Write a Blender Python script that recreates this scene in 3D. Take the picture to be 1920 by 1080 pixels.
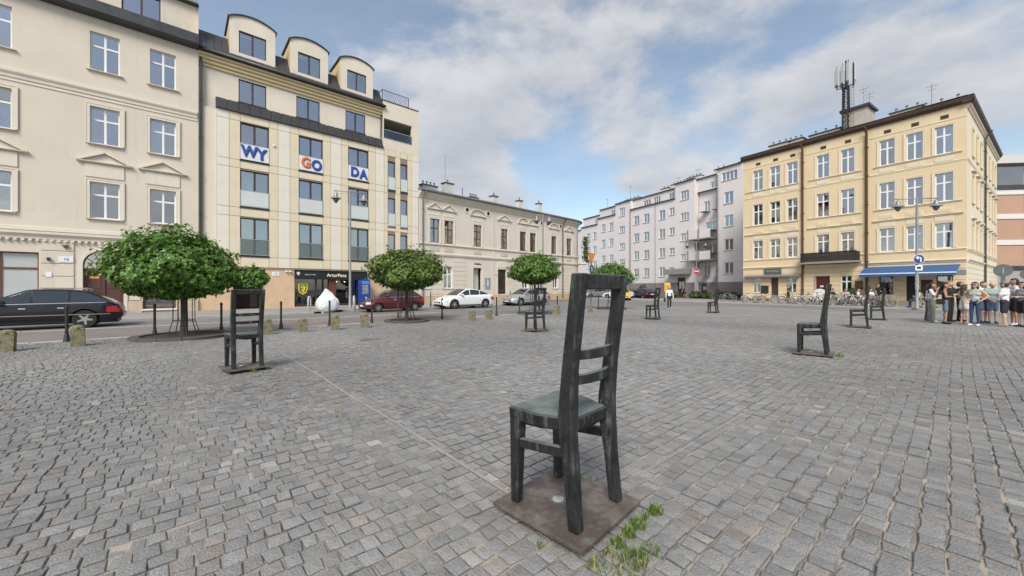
import bpy, bmesh, math, random
import numpy as np
from mathutils import Vector, Matrix
R = math.radians
for o in list(bpy.data.objects): bpy.data.objects.remove(o)
SC = bpy.context.scene
COL = SC.collection

# ------------------------------------------------------------------ camera
cam = bpy.data.cameras.new('camera'); cam.lens = 13.5; cam.sensor_width = 36; cam.clip_end = 3000; cam.clip_start = .05
camo = bpy.data.objects.new('camera', cam); COL.objects.link(camo)
camo.location = (0, 0, 1.47); camo.rotation_euler = (R(90), 0, 0)
SC.camera = camo
# ------------------------------------------------------------------ sky and sun
SUN_EL, SUN_AZ = R(44), R(190)          # azimuth clockwise from +Y (north)
W = bpy.data.worlds.new('World'); SC.world = W; W.use_nodes = True
def build_world():
    nt = W.node_tree; N = nt.nodes; L = nt.links; N.clear()
    def nd(t, **k):
        n = N.new(t)
        for a, b in k.items(): setattr(n, a, b)
        return n
    def mth(op, a, b=None, c=None, clamp=False):
        n = nd('ShaderNodeMath', operation=op, use_clamp=clamp)
        for i, v in enumerate((a, b, c)):
            if v is None: continue
            if isinstance(v, (int, float)): n.inputs[i].default_value = v
            else: L.new(v, n.inputs[i])
        return n.outputs[0]
    sky = nd('ShaderNodeTexSky', sky_type='NISHITA', sun_disc=False, sun_elevation=SUN_EL, sun_rotation=SUN_AZ,
             air_density=1.0, dust_density=1.2, ozone_density=1.6, altitude=200)
    tc = nd('ShaderNodeTexCoord'); sep = nd('ShaderNodeSeparateXYZ'); L.new(tc.outputs['Generated'], sep.inputs[0])
    z = mth('MAXIMUM', sep.outputs[2], 0.03); zz = mth('ADD', z, .16)
    px = mth('DIVIDE', sep.outputs[0], zz); py = mth('DIVIDE', sep.outputs[1], zz)
    cmb = nd('ShaderNodeCombineXYZ'); L.new(px, cmb.inputs[0]); L.new(py, cmb.inputs[1])
    def noise(scale, detail, rough, off, dist=0.):
        mp = nd('ShaderNodeMapping'); mp.inputs['Location'].default_value = off; mp.inputs['Scale'].default_value = (1, 1, 1.9); L.new(tc.outputs['Generated'], mp.inputs[0])
        n = nd('ShaderNodeTexNoise'); n.inputs['Scale'].default_value = scale; n.inputs['Detail'].default_value = detail
        n.inputs['Roughness'].default_value = rough; n.inputs['Distortion'].default_value = dist; L.new(mp.outputs[0], n.inputs[0])
        return n.outputs[0]
    OFF = (3.1, 7.4, 0.)
    # broad cloud banks and the blue gaps between them, in the plane of the cloud deck
    def bank(cx, cy, sig, amp):
        v = nd('ShaderNodeVectorMath', operation='DISTANCE'); L.new(cmb.outputs[0], v.inputs[0]); v.inputs[1].default_value = (cx, cy, 0)
        q = mth('DIVIDE', v.outputs['Value'], sig); return mth('MULTIPLY', mth('EXPONENT', mth('MULTIPLY', mth('MULTIPLY', q, q), -1.)), amp)
    bias = None
    for bk in ((.10, 1.30, .42, .08), (.55, 1.62, .30, .08), (1.30, 1.30, .45, .15), (-.26, 2.02, .20, .20), (.28, 2.14, .22, -.24), (.10, 1.85, .10, -.10), (.86, 1.10, .13, -.15), (-.72, 1.10, .24, -.10), (.75, 2.25, .13, .12), (-.05, 1.62, .28, .08), (1.6, 1.9, .25, -.08)):
        v = bank(*bk); bias = v if bias is None else mth('ADD', bias, v)
    def field(off): return mth('ADD', noise(2.5, 12, .58, off, .15), bias)
    a = field(OFF)
    b = field((OFF[0]-.02, OFF[1], .07))      # the same field a little higher up the sky: shades the cloud bodies
    t = mth('MULTIPLY', mth('SUBTRACT', a, .468), 5.2, clamp=True)
    den = mth('MULTIPLY', mth('MULTIPLY', t, t), mth('SUBTRACT', 3., mth('MULTIPLY', t, 2.)))
    den = mth('MULTIPLY_ADD', den, .76, .18)
    shade = mth('ADD', mth('MULTIPLY', mth('SUBTRACT', a, b), 2.8), .62, clamp=True)
    core = mth('MULTIPLY', mth('SUBTRACT', a, .62), 2.4, clamp=True)
    shade = mth('SUBTRACT', shade, mth('MULTIPLY', core, .40), clamp=True)
    cr = nd('ShaderNodeMix', data_type='RGBA'); L.new(shade, cr.inputs[0])
    cr.inputs[6].default_value = (2.6, 2.8, 3.2, 1); cr.inputs[7].default_value = (4.8, 4.8, 4.95, 1)
    skm = nd('ShaderNodeMix', data_type='RGBA', blend_type='MULTIPLY'); skm.inputs[0].default_value = 1
    L.new(sky.outputs[0], skm.inputs[6]); skm.inputs[7].default_value = (1.35, 1.3, 1.15, 1)
    mx = nd('ShaderNodeMix', data_type='RGBA'); L.new(den, mx.inputs[0]); L.new(skm.outputs[2], mx.inputs[6]); L.new(cr.outputs[2], mx.inputs[7])
    bg = nd('ShaderNodeBackground'); bg.inputs[1].default_value = .085; L.new(mx.outputs[2], bg.inputs[0])
    out = nd('ShaderNodeOutputWorld'); L.new(bg.outputs[0], out.inputs[0])
build_world()
sl = bpy.data.lights.new('sun', 'SUN'); sl.energy = 2.2; sl.angle = R(25); sl.color = (1, .95, .88)
so = bpy.data.objects.new('sun', sl); COL.objects.link(so)
so.rotation_euler = (R(90) - SUN_EL, 0, -SUN_AZ + R(180)); so.rotation_euler = (math.pi/2 - SUN_EL, 0, math.pi - SUN_AZ)
vs = SC.view_settings; vs.view_transform = 'Standard'; vs.look = 'None'; vs.exposure = .88; vs.gamma = 1; vs.use_curve_mapping = False
SC.cycles.max_bounces = 6; SC.cycles.diffuse_bounces = 3; SC.cycles.glossy_bounces = 3; SC.cycles.transparent_max_bounces = 8
SC.cycles.caustics_reflective = False; SC.cycles.caustics_refractive = False

# ------------------------------------------------------------------ materials
MATS = {}
def mat(name, col, rough=.7, var=.0, vscale=1.5, bump=0., bscale=40., metal=0., spec=.5, streak=0., col2=None, attr=None, emit=0., coat=0., speck=0., vec='Object'):
    """procedural principled material: colour drift (var), second colour blotches (col2), vertical rain streaks (streak), fine relief (bump)"""
    if name in MATS: return MATS[name]
    m = bpy.data.materials.new(name); m.use_nodes = True; nt = m.node_tree; N = nt.nodes; L = nt.links
    p = N['Principled BSDF']; p.inputs['Roughness'].default_value = rough; p.inputs['Metallic'].default_value = metal
    p.inputs['Specular IOR Level'].default_value = spec; p.inputs['Coat Weight'].default_value = coat
    p.inputs['Coat Roughness'].default_value = .04
    c = (*col, 1)
    if attr:
        at = N.new('ShaderNodeAttribute'); at.attribute_name = attr; src = at.outputs['Color']
    else:
        rgb = N.new('ShaderNodeRGB'); rgb.outputs[0].default_value = c; src = rgb.outputs[0]
    tc = N.new('ShaderNodeTexCoord'); co = tc.outputs[vec]
    def noise(s, det=4, rough_=.6, scale3=None):
        n = N.new('ShaderNodeTexNoise'); n.inputs['Scale'].default_value = s; n.inputs['Detail'].default_value = det; n.inputs['Roughness'].default_value = rough_
        if scale3:
            mp = N.new('ShaderNodeMapping'); mp.inputs['Scale'].default_value = scale3; L.new(co, mp.inputs[0]); L.new(mp.outputs[0], n.inputs[0])
        else: L.new(co, n.inputs[0])
        return n.outputs[0]
    def rng(s, a, b, c_, d):
        n = N.new('ShaderNodeMapRange'); n.inputs[1].default_value = a; n.inputs[2].default_value = b; n.inputs[3].default_value = c_; n.inputs[4].default_value = d
        L.new(s, n.inputs[0]); return n.outputs[0]
    def mulv(s, fac):
        n = N.new('ShaderNodeMix'); n.data_type = 'RGBA'; n.blend_type = 'MULTIPLY'; n.inputs[0].default_value = 1
        L.new(s, n.inputs[6]); L.new(fac, n.inputs[7]); return n.outputs[2]
    if col2:
        n = N.new('ShaderNodeMix'); n.data_type = 'RGBA'; L.new(rng(noise(vscale*1.3, 6), .45, .62, 0, 1), n.inputs[0]); L.new(src, n.inputs[6]); n.inputs[7].default_value = (*col2, 1); src = n.outputs[2]
    if var: src = mulv(src, rng(noise(vscale, 5), .25, .75, 1 - var, 1 + var))
    if streak:      # rain runs in patches, not an even corrugation
        mm = N.new('ShaderNodeMath'); mm.operation = 'MULTIPLY'; L.new(rng(noise(1., 6, .7, (4.5, 4.5, .22)), .48, .72, 0, 1), mm.inputs[0]); L.new(rng(noise(.42, 3, .6), .47, .62, 0, 1), mm.inputs[1])
        src = mulv(src, rng(mm.outputs[0], 0, 1, 1, 1 - streak))
    if speck: src = mulv(src, rng(noise(180, 2), .35, .65, 1 - speck, 1 + speck))
    L.new(src, p.inputs['Base Color'])
    if emit: L.new(src, p.inputs['Emission Color']); p.inputs['Emission Strength'].default_value = emit
    if bump:
        b = N.new('ShaderNodeBump'); b.inputs['Strength'].default_value = bump; b.inputs['Distance'].default_value = .02
        L.new(noise(bscale, 5), b.inputs['Height']); L.new(b.outputs[0], p.inputs['Normal'])
    if rough > .3 and var:
        L.new(rng(noise(vscale*4, 3), .3, .7, max(.05, rough - .1), min(1, rough + .1)), p.inputs['Roughness'])
    MATS[name] = m; return m
def glass_mat(name, tint=(.02, .025, .03), refl=.42):
    if name in MATS: return MATS[name]
    m = bpy.data.materials.new(name); m.use_nodes = True; nt = m.node_tree; N = nt.nodes; L = nt.links; N.clear()
    out = N.new('ShaderNodeOutputMaterial'); mix = N.new('ShaderNodeMixShader'); gl = N.new('ShaderNodeBsdfGlossy'); tr = N.new('ShaderNodeBsdfTransparent')
    gl.inputs['Roughness'].default_value = .015; gl.inputs['Color'].default_value = (.93, .95, 1, 1); tr.inputs[0].default_value = (*[min(1, .72 + t) for t in tint], 1)
    fr = N.new('ShaderNodeLayerWeight'); fr.inputs[0].default_value = .35
    ma = N.new('ShaderNodeMath'); ma.operation = 'MULTIPLY_ADD'; ma.use_clamp = True; ma.inputs[1].default_value = .6; ma.inputs[2].default_value = refl; L.new(fr.outputs['Fresnel'], ma.inputs[0])
    nz = N.new('ShaderNodeTexNoise'); nz.inputs['Scale'].default_value = 1.4; tc = N.new('ShaderNodeTexCoord'); L.new(tc.outputs['Object'], nz.inputs[0])
    bp = N.new('ShaderNodeBump'); bp.inputs['Strength'].default_value = .06; bp.inputs['Distance'].default_value = .05; L.new(nz.outputs[0], bp.inputs['Height']); L.new(bp.outputs[0], gl.inputs['Normal'])
    L.new(ma.outputs[0], mix.inputs[0]); L.new(tr.outputs[0], mix.inputs[1]); L.new(gl.outputs[0], mix.inputs[2]); L.new(mix.outputs[0], out.inputs[0])
    MATS[name] = m; return m

# ------------------------------------------------------------------ mesh helpers
class MB:
    def __init__(s): s.v = []; s.f = []; s.m = []
    def add(s, vs, fs, m=0):
        b = len(s.v); s.v += [tuple(p) for p in vs]
        for q in fs: s.f.append(tuple(i + b for i in q)); s.m.append(m)
        return s
    def box(s, x0, x1, y0, y1, z0, z1, m=0):
        return s.add([(x0,y0,z0),(x1,y0,z0),(x1,y1,z0),(x0,y1,z0),(x0,y0,z1),(x1,y0,z1),(x1,y1,z1),(x0,y1,z1)],
                     [(3,2,1,0),(4,5,6,7),(0,1,5,4),(1,2,6,5),(2,3,7,6),(3,0,4,7)], m)
    def bevbox(s, x0, x1, y0, y1, z0, z1, b, m=0):
        rs = [(z0, b), (z0 + b, 0), (z1 - b, 0), (z1, b)]; vs = []; fs = []
        for z, i in rs: vs += [(x0+i, y0+i, z), (x1-i, y0+i, z), (x1-i, y1-i, z), (x0+i, y1-i, z)]
        for k in range(3):
            for j in range(4): fs.append((4*k+j, 4*k+(j+1) % 4, 4*k+4+(j+1) % 4, 4*k+4+j))
        fs += [(3,2,1,0), (12,13,14,15)]
        return s.add(vs, fs, m)
    def poly(s, pts, m=0): return s.add(pts, [tuple(range(len(pts)))], m)
    def prism(s, pts, axis, a, b, m=0):
        """polygon in the two other axes, extruded along axis from a to b"""
        n = len(pts)
        def P(p, t): return {'x': (t, p[0], p[1]), 'y': (p[0], t, p[1]), 'z': (p[0], p[1], t)}[axis]
        vs = [P(p, a) for p in pts] + [P(p, b) for p in pts]
        fs = [tuple(range(n))[::-1], tuple(range(n, 2*n))] + [(i, (i+1) % n, n+(i+1) % n, n+i) for i in range(n)]
        return s.add(vs, fs, m)
    def tube(s, pts, r, n=8, m=0, cap=True):
        pts = [Vector(p) for p in pts]; k = len(pts); rs = r if isinstance(r, (list, tuple)) else [r]*k
        vs = []; fs = []; up = None
        for i, p in enumerate(pts):
            d = (pts[min(i+1, k-1)] - pts[max(i-1, 0)]).normalized()
            if up is None: up = Vector((0, 0, 1)) if abs(d.z) < .9 else Vector((1, 0, 0))
            a = d.cross(up).normalized(); b = a.cross(d).normalized(); up = b
            for j in range(n):
                t = 2*math.pi*(j+.5)/n; vs.append(p + (a*math.cos(t) + b*math.sin(t))*rs[i])
        for i in range(k-1):
            for j in range(n): fs.append((i*n+j, i*n+(j+1) % n, (i+1)*n+(j+1) % n, (i+1)*n+j))
        if cap: fs += [tuple(range(n)), tuple(range((k-1)*n, k*n))[::-1]]
        return s.add(vs, [q[::-1] for q in fs], m)
    def bar(s, p0, p1, a, w0, d0, w1=None, d1=None, m=0):
        """rectangular bar from p0 to p1; a = width direction; w width, d depth"""
        w1 = w0 if w1 is None else w1; d1 = d0 if d1 is None else d1
        p0 = Vector(p0); p1 = Vector(p1); ax = (p1-p0).normalized(); a = Vector(a); a = (a - ax*a.dot(ax)).normalized(); b = ax.cross(a)
        vs = []
        for p, w, d in ((p0, w0, d0), (p1, w1, d1)):
            for i, j in ((-1,-1),(1,-1),(1,1),(-1,1)): vs.append(p + a*(i*w/2) + b*(j*d/2))
        return s.add(vs, [(3,2,1,0),(4,5,6,7),(0,1,5,4),(1,2,6,5),(2,3,7,6),(3,0,4,7)], m)
    def lathe(s, prof, c=(0,0,0), n=16, m=0, axis='z'):
        vs = []; fs = []; k = len(prof)
        for r, h in prof:
            for j in range(n):
                t = 2*math.pi*j/n; x, y = r*math.cos(t), r*math.sin(t)
                q = {'z': (x, y, h), 'y': (x, h, y), 'x': (h, x, y)}[axis]
                vs.append((c[0]+q[0], c[1]+q[1], c[2]+q[2]))
        for i in range(k-1):
            for j in range(n): fs.append((i*n+j, i*n+(j+1) % n, (i+1)*n+(j+1) % n, (i+1)*n+j))
        if prof[0][0] > 1e-4: fs.append(tuple(range(n))[::-1])
        if prof[-1][0] > 1e-4: fs.append(tuple(range((k-1)*n, k*n)))
        return s.add(vs, fs, m)
    def mesh(s, name, mats, smooth=False):
        me = bpy.data.meshes.new(name); me.from_pydata(s.v, [], s.f)
        for q in (mats if isinstance(mats, (list, tuple)) else [mats]): me.materials.append(q)
        if any(s.m): me.polygons.foreach_set('material_index', s.m)
        bm = bmesh.new(); bm.from_mesh(me); bmesh.ops.recalc_face_normals(bm, faces=bm.faces); bm.to_mesh(me); bm.free()
        if smooth:
            me.polygons.foreach_set('use_smooth', [True]*len(me.polygons))
            if smooth is not True: me.set_sharp_from_angle(angle=R(smooth))
        me.update(); return me
    def build(s, name, mats, parent=None, loc=(0,0,0), smooth=False, rz=0):
        return link(name, s.mesh(name, mats, smooth), parent, loc, rz)
def link(name, me, parent=None, loc=(0,0,0), rz=0, rot=None, scale=None):
    o = bpy.data.objects.new(name, me); COL.objects.link(o); o.parent = parent; o.location = loc
    o.rotation_euler = rot if rot else (0, 0, rz)
    if scale: o.scale = scale
    return o
def tag(o, label, cat, group=None):
    o['label'] = label; o['category'] = cat
    if group: o['group'] = group
    return o
def thing(name, label, cat, loc=(0,0,0), rz=0, group=None): return tag(link(name, None, None, loc, rz), label, cat, group)
def struct(o): o['kind'] = 'structure'; return o
def stuff(o): o['kind'] = 'stuff'; return o
KIDS = {}
def copy_tree(o, parent=None):
    c = o.copy(); COL.objects.link(c); c.parent = parent
    for ch in [x for x in o.children]: copy_tree(ch, c)
    return c
CACHE = {}
def cached(key, fn):
    if key not in CACHE: CACHE[key] = fn()
    return CACHE[key]
def text_mesh(txt, size, m, extrude=.004, font_space=1., bold=0.):
    cu = bpy.data.curves.new('text', 'FONT'); cu.body = txt; cu.size = size; cu.extrude = extrude; cu.align_x = 'CENTER'; cu.align_y = 'CENTER'; cu.space_character = font_space; cu.offset = bold
    o = bpy.data.objects.new('text', cu); COL.objects.link(o)
    dg = bpy.context.evaluated_depsgraph_get(); me = bpy.data.meshes.new_from_object(o.evaluated_get(dg)); bpy.data.objects.remove(o)
    me.materials.clear(); me.materials.append(m); return me
def wall_text(name, txt, size, m, parent, x, y, z, extrude=.004, space=1., bold=0., sx=1):
    return link(name, text_mesh(txt, size, m, extrude, space, bold), parent, (x, y, z), rot=(R(90), 0, 0), scale=(sx, 1, 1))

# frame of the square: D runs along the left row of houses, NV points at them
D = np.array([.75539, .65528]); NV = np.array([-.65528, .75539]); ROW_RZ = math.atan2(D[1], D[0])
MV = np.array([.8432, .5376])                   # points at the yellow house
def ts(t, s, z=0.): p = D*t + NV*s; return (p[0], p[1], z)
def np_mesh(name, V, F, mats, col=None, smooth=False, midx=None):
    V = np.asarray(V, np.float32); F = np.asarray(F, np.int32); me = bpy.data.meshes.new(name); n, k = F.shape
    me.vertices.add(len(V)); me.vertices.foreach_set('co', V.ravel()); me.loops.add(n*k); me.loops.foreach_set('vertex_index', F.ravel())
    me.polygons.add(n); me.polygons.foreach_set('loop_start', np.arange(0, n*k, k, dtype=np.int32))
    for q in (mats if isinstance(mats, (list, tuple)) else [mats]): me.materials.append(q)
    if midx is not None: me.polygons.foreach_set('material_index', midx)
    me.polygons.foreach_set('use_smooth', np.full(n, bool(smooth)))
    me.update(calc_edges=True)
    if col is not None:
        a = me.color_attributes.new('tint', 'FLOAT_COLOR', 'POINT'); c = np.ones((len(V), 4), np.float32); c[:, :3] = col; a.data.foreach_set('color', c.ravel())
    return me

# ------------------------------------------------------------------ ground, streets, square
M_ASPH = mat('asphalt', (.175, .17, .165), .85, .16, .35, .25, 120, speck=.12)
M_SAND = mat('joint_sand', (.36, .31, .25), .95, .25, 2.2, .5, 150, col2=(.17, .155, .135))
M_SETT = mat('sett_granite', (.2, .2, .2), .68, .20, 7, .8, 70, attr='tint', speck=.34, vec='Object')
M_KERB = mat('kerb_granite', (.34, .33, .32), .8, .15, 3, .3, 60, speck=.15)
M_PAVE = mat('pavement_slab', (.27, .255, .245), .85, .14, .8, .2, 70, speck=.08)
def brick_mat(name, c1, c2, mortar, bw, rh, rz, var=.2, bump=.6):
    m = bpy.data.materials.new(name); m.use_nodes = True; N = m.node_tree.nodes; L = m.node_tree.links; p = N['Principled BSDF']; p.inputs['Roughness'].default_value = .75
    tc = N.new('ShaderNodeTexCoord'); mp = N.new('ShaderNodeMapping'); mp.inputs['Rotation'].default_value = (0, 0, -rz); L.new(tc.outputs['Object'], mp.inputs[0])
    br = N.new('ShaderNodeTexBrick'); br.inputs['Scale'].default_value = 1; br.inputs['Brick Width'].default_value = bw; br.inputs['Row Height'].default_value = rh
    br.inputs['Mortar Size'].default_value = .007; br.inputs['Mortar Smooth'].default_value = .3; br.inputs['Color1'].default_value = (*c1, 1); br.inputs['Color2'].default_value = (*c2, 1); br.inputs['Mortar'].default_value = (*mortar, 1)
    L.new(mp.outputs[0], br.inputs[0])
    nz = N.new('ShaderNodeTexNoise'); nz.inputs['Scale'].default_value = .6; nz.inputs['Detail'].default_value = 8; nz.inputs['Roughness'].default_value = .7; L.new(tc.outputs['Object'], nz.inputs[0])
    mr = N.new('ShaderNodeMapRange'); mr.inputs[1].default_value = .3; mr.inputs[2].default_value = .7; mr.inputs[3].default_value = 1 - var; mr.inputs[4].default_value = 1 + var; L.new(nz.outputs[0], mr.inputs[0])
    mx = N.new('ShaderNodeMix'); mx.data_type = 'RGBA'; mx.blend_type = 'MULTIPLY'; mx.inputs[0].default_value = 1; L.new(br.outputs[0], mx.inputs[6]); L.new(mr.outputs[0], mx.inputs[7]); L.new(mx.outputs[2], p.inputs['Base Color'])
    b = N.new('ShaderNodeBump'); b.invert = True; b.inputs['Strength'].default_value = bump; b.inputs['Distance'].default_value = .01; L.new(br.outputs[1], b.inputs['Height']); L.new(b.outputs[0], p.inputs['Normal'])
    return m
M_PAVING = brick_mat('far_sett_paving', (.25, .242, .23), (.215, .21, .203), (.2, .185, .165), .105, .126, ROW_RZ)
M_CLINK = brick_mat('clinker_paving', (.215, .178, .165), (.185, .155, .145), (.18, .16, .15), .2, .1, ROW_RZ + R(45))
M_SLABS = brick_mat('slab_paving', (.30, .28, .265), (.26, .245, .235), (.2, .19, .18), .5, .5, ROW_RZ, .14, .3)

def sheet(name, pts, z, m):
    return struct(MB().poly([(x, y, z) for x, y in pts], 0).build(name, m))
sheet('ground', [(-400, -300), (500, -300), (500, 600), (-400, 600)], -.09, mat('far_ground', (.16, .155, .15), .9, .2, .1))
def P2(t, s): p = D*t + NV*s; return (p[0], p[1])
sheet('road', [(-70, -40), (110, -40), (110, 140), (-70, 140)], -.045, M_ASPH)
sheet('pavement_left', [P2(-30, 24.75), P2(6.5, 24.75), P2(8, 26.05), P2(27, 26.05), P2(29, 31.5), P2(-30, 31.5)], .06, M_SLABS)
sheet('clinker_strip', [P2(-30, 16.35), P2(12, 16.35), P2(12, 20.5), P2(-30, 20.5)], -.012, M_CLINK)
def Q2(m, q): p = MV*m + np.array([-.5376, .8432])*q; return (p[0], p[1])      # m toward the yellow house, q along it away from camera
pav_r = sheet('pavement_right', [Q2(38.3, -12), Q2(60, -12), Q2(60, 3), Q2(52, 30), Q2(44, 56), Q2(38.0, 56), Q2(38.3, 30)], .06, M_SLABS)
def kerb_run(name, pts, z0, z1, w, step=1.0):
    k = struct(link(name, None)); key = ('kerb', z0, z1, w)
    me = cached(key, lambda: MB().bevbox(0, step-.012, 0, w, z0, z1, .012).mesh('kerb_stone', M_KERB))
    for a, b in zip(pts[:-1], pts[1:]):
        a = Vector((*a, 0)); b = Vector((*b, 0)); dv = b - a; n = int(dv.length/step); ang = math.atan2(dv.y, dv.x)
        for i in range(n): link('kerb_stone', me, k, a + dv.normalized()*step*i, ang)
    return k
kerb_run('kerb_left', [P2(-9, 24.6), P2(6.5, 24.6), P2(8, 25.9), P2(27, 25.9)], -.09, .075, .15)
kerb_run('kerb_square', [P2(-6, 16.14), P2(24, 16.14)], -.09, .012, .2)
kerb_run('kerb_clinker', [P2(-8, 20.5), P2(12, 20.5)], -.09, 0.0, .15)
kerb_run('kerb_right', [Q2(38.15, 56), Q2(38.15, 2)], -.09, .075, .15)

rng = np.random.default_rng(7)
def und(x, y): return .010*np.sin(.75*x + .3*y) + .008*np.sin(1.7*y - .9*x) + .005*np.sin(3.1*x + 2.3*y)
def in_square(x, y): return (NV[0]*x + NV[1]*y < 16.1) & (MV[0]*x + MV[1]*y < 31.8) & (y < 31)
def build_square():
    # bedding: sand under the near setts, textured paving where setts are too far to tell apart
    V = []; F = []; mi = []
    g = .5; xs = np.arange(-34, 44, g); ys = np.arange(-8, 32, g)
    for x in xs:
        for y in ys:
            if not in_square(x + .25, y + .25): continue
            far = math.hypot(x + .25, y + .25) > 21.5
            b = len(V); z = -.004 if far else -.0
            for (i, j) in ((0, 0), (g, 0), (g, g), (0, g)):
                zz = und(x+i, y+j)*(0 if far else 1); V.append((x+i, y+j, zz - (.004 if far else .010)))
            F.append((b, b+1, b+2, b+3)); mi.append(1 if far else 0)
    sq = struct(link('cobbled_square', np_mesh('cobbled_square', V, F, [M_SAND, M_PAVING], midx=mi)))
    # setts in rows along the house row
    T = []; S = []; Ln = []; Wd = []
    pitch = .126
    for r in range(int(-20/pitch), int(16.1/pitch)):
        s0 = r*pitch; t = -24 + rng.random()*.3
        ln = rng.uniform(.078, .128, 560); cum = t + np.concatenate([[0], np.cumsum(ln)])
        T.append((cum[:-1] + cum[1:])/2); S.append(np.full(560, s0 + pitch/2)); Ln.append(ln); Wd.append(np.full(560, pitch))
    T = np.concatenate(T); S = np.concatenate(S); Ln = np.concatenate(Ln); Wd = np.concatenate(Wd)
    S = S + .05*np.sin(T*.16 + S*.1) + .006*np.sin(T*.9 + S*.6)
    X = D[0]*T + NV[0]*S; Y = D[1]*T + NV[1]*S; rr = np.hypot(X, Y)
    keep = in_square(X, Y) & (rr < 22) & (Y > .2) & (np.abs(X) < 1.40*Y + 2.2)
    T, S, Ln, Wd, X, Y, rr = [a[keep] for a in (T, S, Ln, Wd, X, Y, rr)]
    n = len(T); ang = math.atan2(D[1], D[0]) + rng.normal(0, .022, n) 
    z = und(X, Y) + rng.normal(0, .0028, n)
    gap = rng.uniform(.004, .009, n); hl = Ln/2 - gap/2; hw = Wd/2 - rng.uniform(.009, .020, n)/2
    base = rng.normal(.228, .018, n)[:, None]*np.array([1.015, .99, .955]); k = rng.random(n)
    base[k < .10] *= np.array([1.06, .98, .93]); base[(k > .12) & (k < .25)] *= .92; base[k > .988] *= np.array([1.42, 1.36, 1.28]); base[(k > .9) & (k < .95)] *= 1.08
    patch = 1 + .10*np.sin(X*.55 + 1.3*np.sin(Y*.4)) + .06*np.sin(Y*1.1 + X*.8); base *= np.clip(patch, .78, 1.2)[:, None]
    SHADE_SOIL3 = np.repeat([1., .60, .30], 4); SHADE_SOIL2 = np.repeat([1., .42], 4)      # joint shade painted into the side colours, together with soil staining
    cs = np.array([(-1, -1), (1, -1), (1, 1), (-1, 1)], float)
    def verts(i, bev):
        m = len(i); ca, sa = np.cos(ang[i]), np.sin(ang[i])
        tilt = rng.normal(0, .011, (m, 2)); jit = rng.normal(0, .0048, (m, 4, 2)); out = []
        for inset, dz in ((.006, .0), (.0, -.005), (.0, -.05)) if bev else ((.004, 0), (0, -.04)):
            lx = cs[None, :, 0]*(hl[i][:, None] - inset) + jit[:, :, 0]; ly = cs[None, :, 1]*(hw[i][:, None] - inset) + jit[:, :, 1]
            zz = z[i][:, None] + dz + (lx*tilt[:, :1] + ly*tilt[:, 1:])*(1 if dz > -.03 else 0)
            out.append(np.stack([X[i][:, None] + lx*ca[:, None] - ly*sa[:, None], Y[i][:, None] + lx*sa[:, None] + ly*ca[:, None], zz], -1))
        return np.concatenate(out, 1)
    def faces(m, k):
        f = [(0, 1, 2, 3)]
        for a in range(k-1):
            for j in range(4): f.append((4*a+j, 4*a+4+j, 4*a+4+(j+1) % 4, 4*a+(j+1) % 4))
        f = np.array(f); return (f[None] + np.arange(m)[:, None, None]*4*k).reshape(-1, 4)
    # the setts that show largest: nearest inside the frame
    infr = (Y > 1.85) & (np.abs(X) < 1.36*Y); order = np.argsort(np.where(infr, Y, 99)); near = order[:300]; is_near = np.zeros(n, bool); is_near[near] = True
    V12 = verts(near, True); f12 = faces(1, 3)
    for q, i in enumerate(near):
        me = np_mesh('sett', V12[q] - np.array([X[i], Y[i], 0]), f12, M_SETT, base[i][None]*SHADE_SOIL3[:, None]); link('sett', me, sq, (X[i], Y[i], 0))
    for sel, bev in (((rr < 11) & ~is_near, True), ((rr >= 11), False)):
        i = np.nonzero(sel)[0]; Vv = verts(i, bev); kk = 3 if bev else 2
        o = link('setts', np_mesh('setts', Vv.reshape(-1, 3), faces(len(i), kk), M_SETT, (base[i][:, None, :]*(SHADE_SOIL3 if bev else SHADE_SOIL2)[None, :, None]).reshape(-1, 3)), sq); stuff(o)
    # thin pale inlay lines that run from chair to chair
    mline = mat('inlay_strip', (.30, .285, .265), .7, .2, 6, .3, 80)
    def inlay(t0, s0, t1, s1, w):
        mb = MB(); a = np.array(P2(t0, s0)); b = np.array(P2(t1, s1)); L_ = np.hypot(*(b-a)); dv = (b-a)/L_; nv = np.array([-dv[1], dv[0]])*w/2; nn = int(L_/.5)
        for i in range(nn):
            p = a + dv*L_*i/nn; q = a + dv*(L_*(i+1)/nn - .006); zz0 = und(*p) + .005; zz1 = und(*q) + .005
            mb.add([(*(p-nv), zz0), (*(q-nv), zz1), (*(q+nv), zz1), (*(p+nv), zz0)], [(0, 1, 2, 3)])
        mb.build('inlay_strip', mline, sq)
    inlay(1.78, 14.0, 1.78, 2.05, .03); inlay(2.9, 1.62, 9, 1.62, .014)
build_square()

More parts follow.
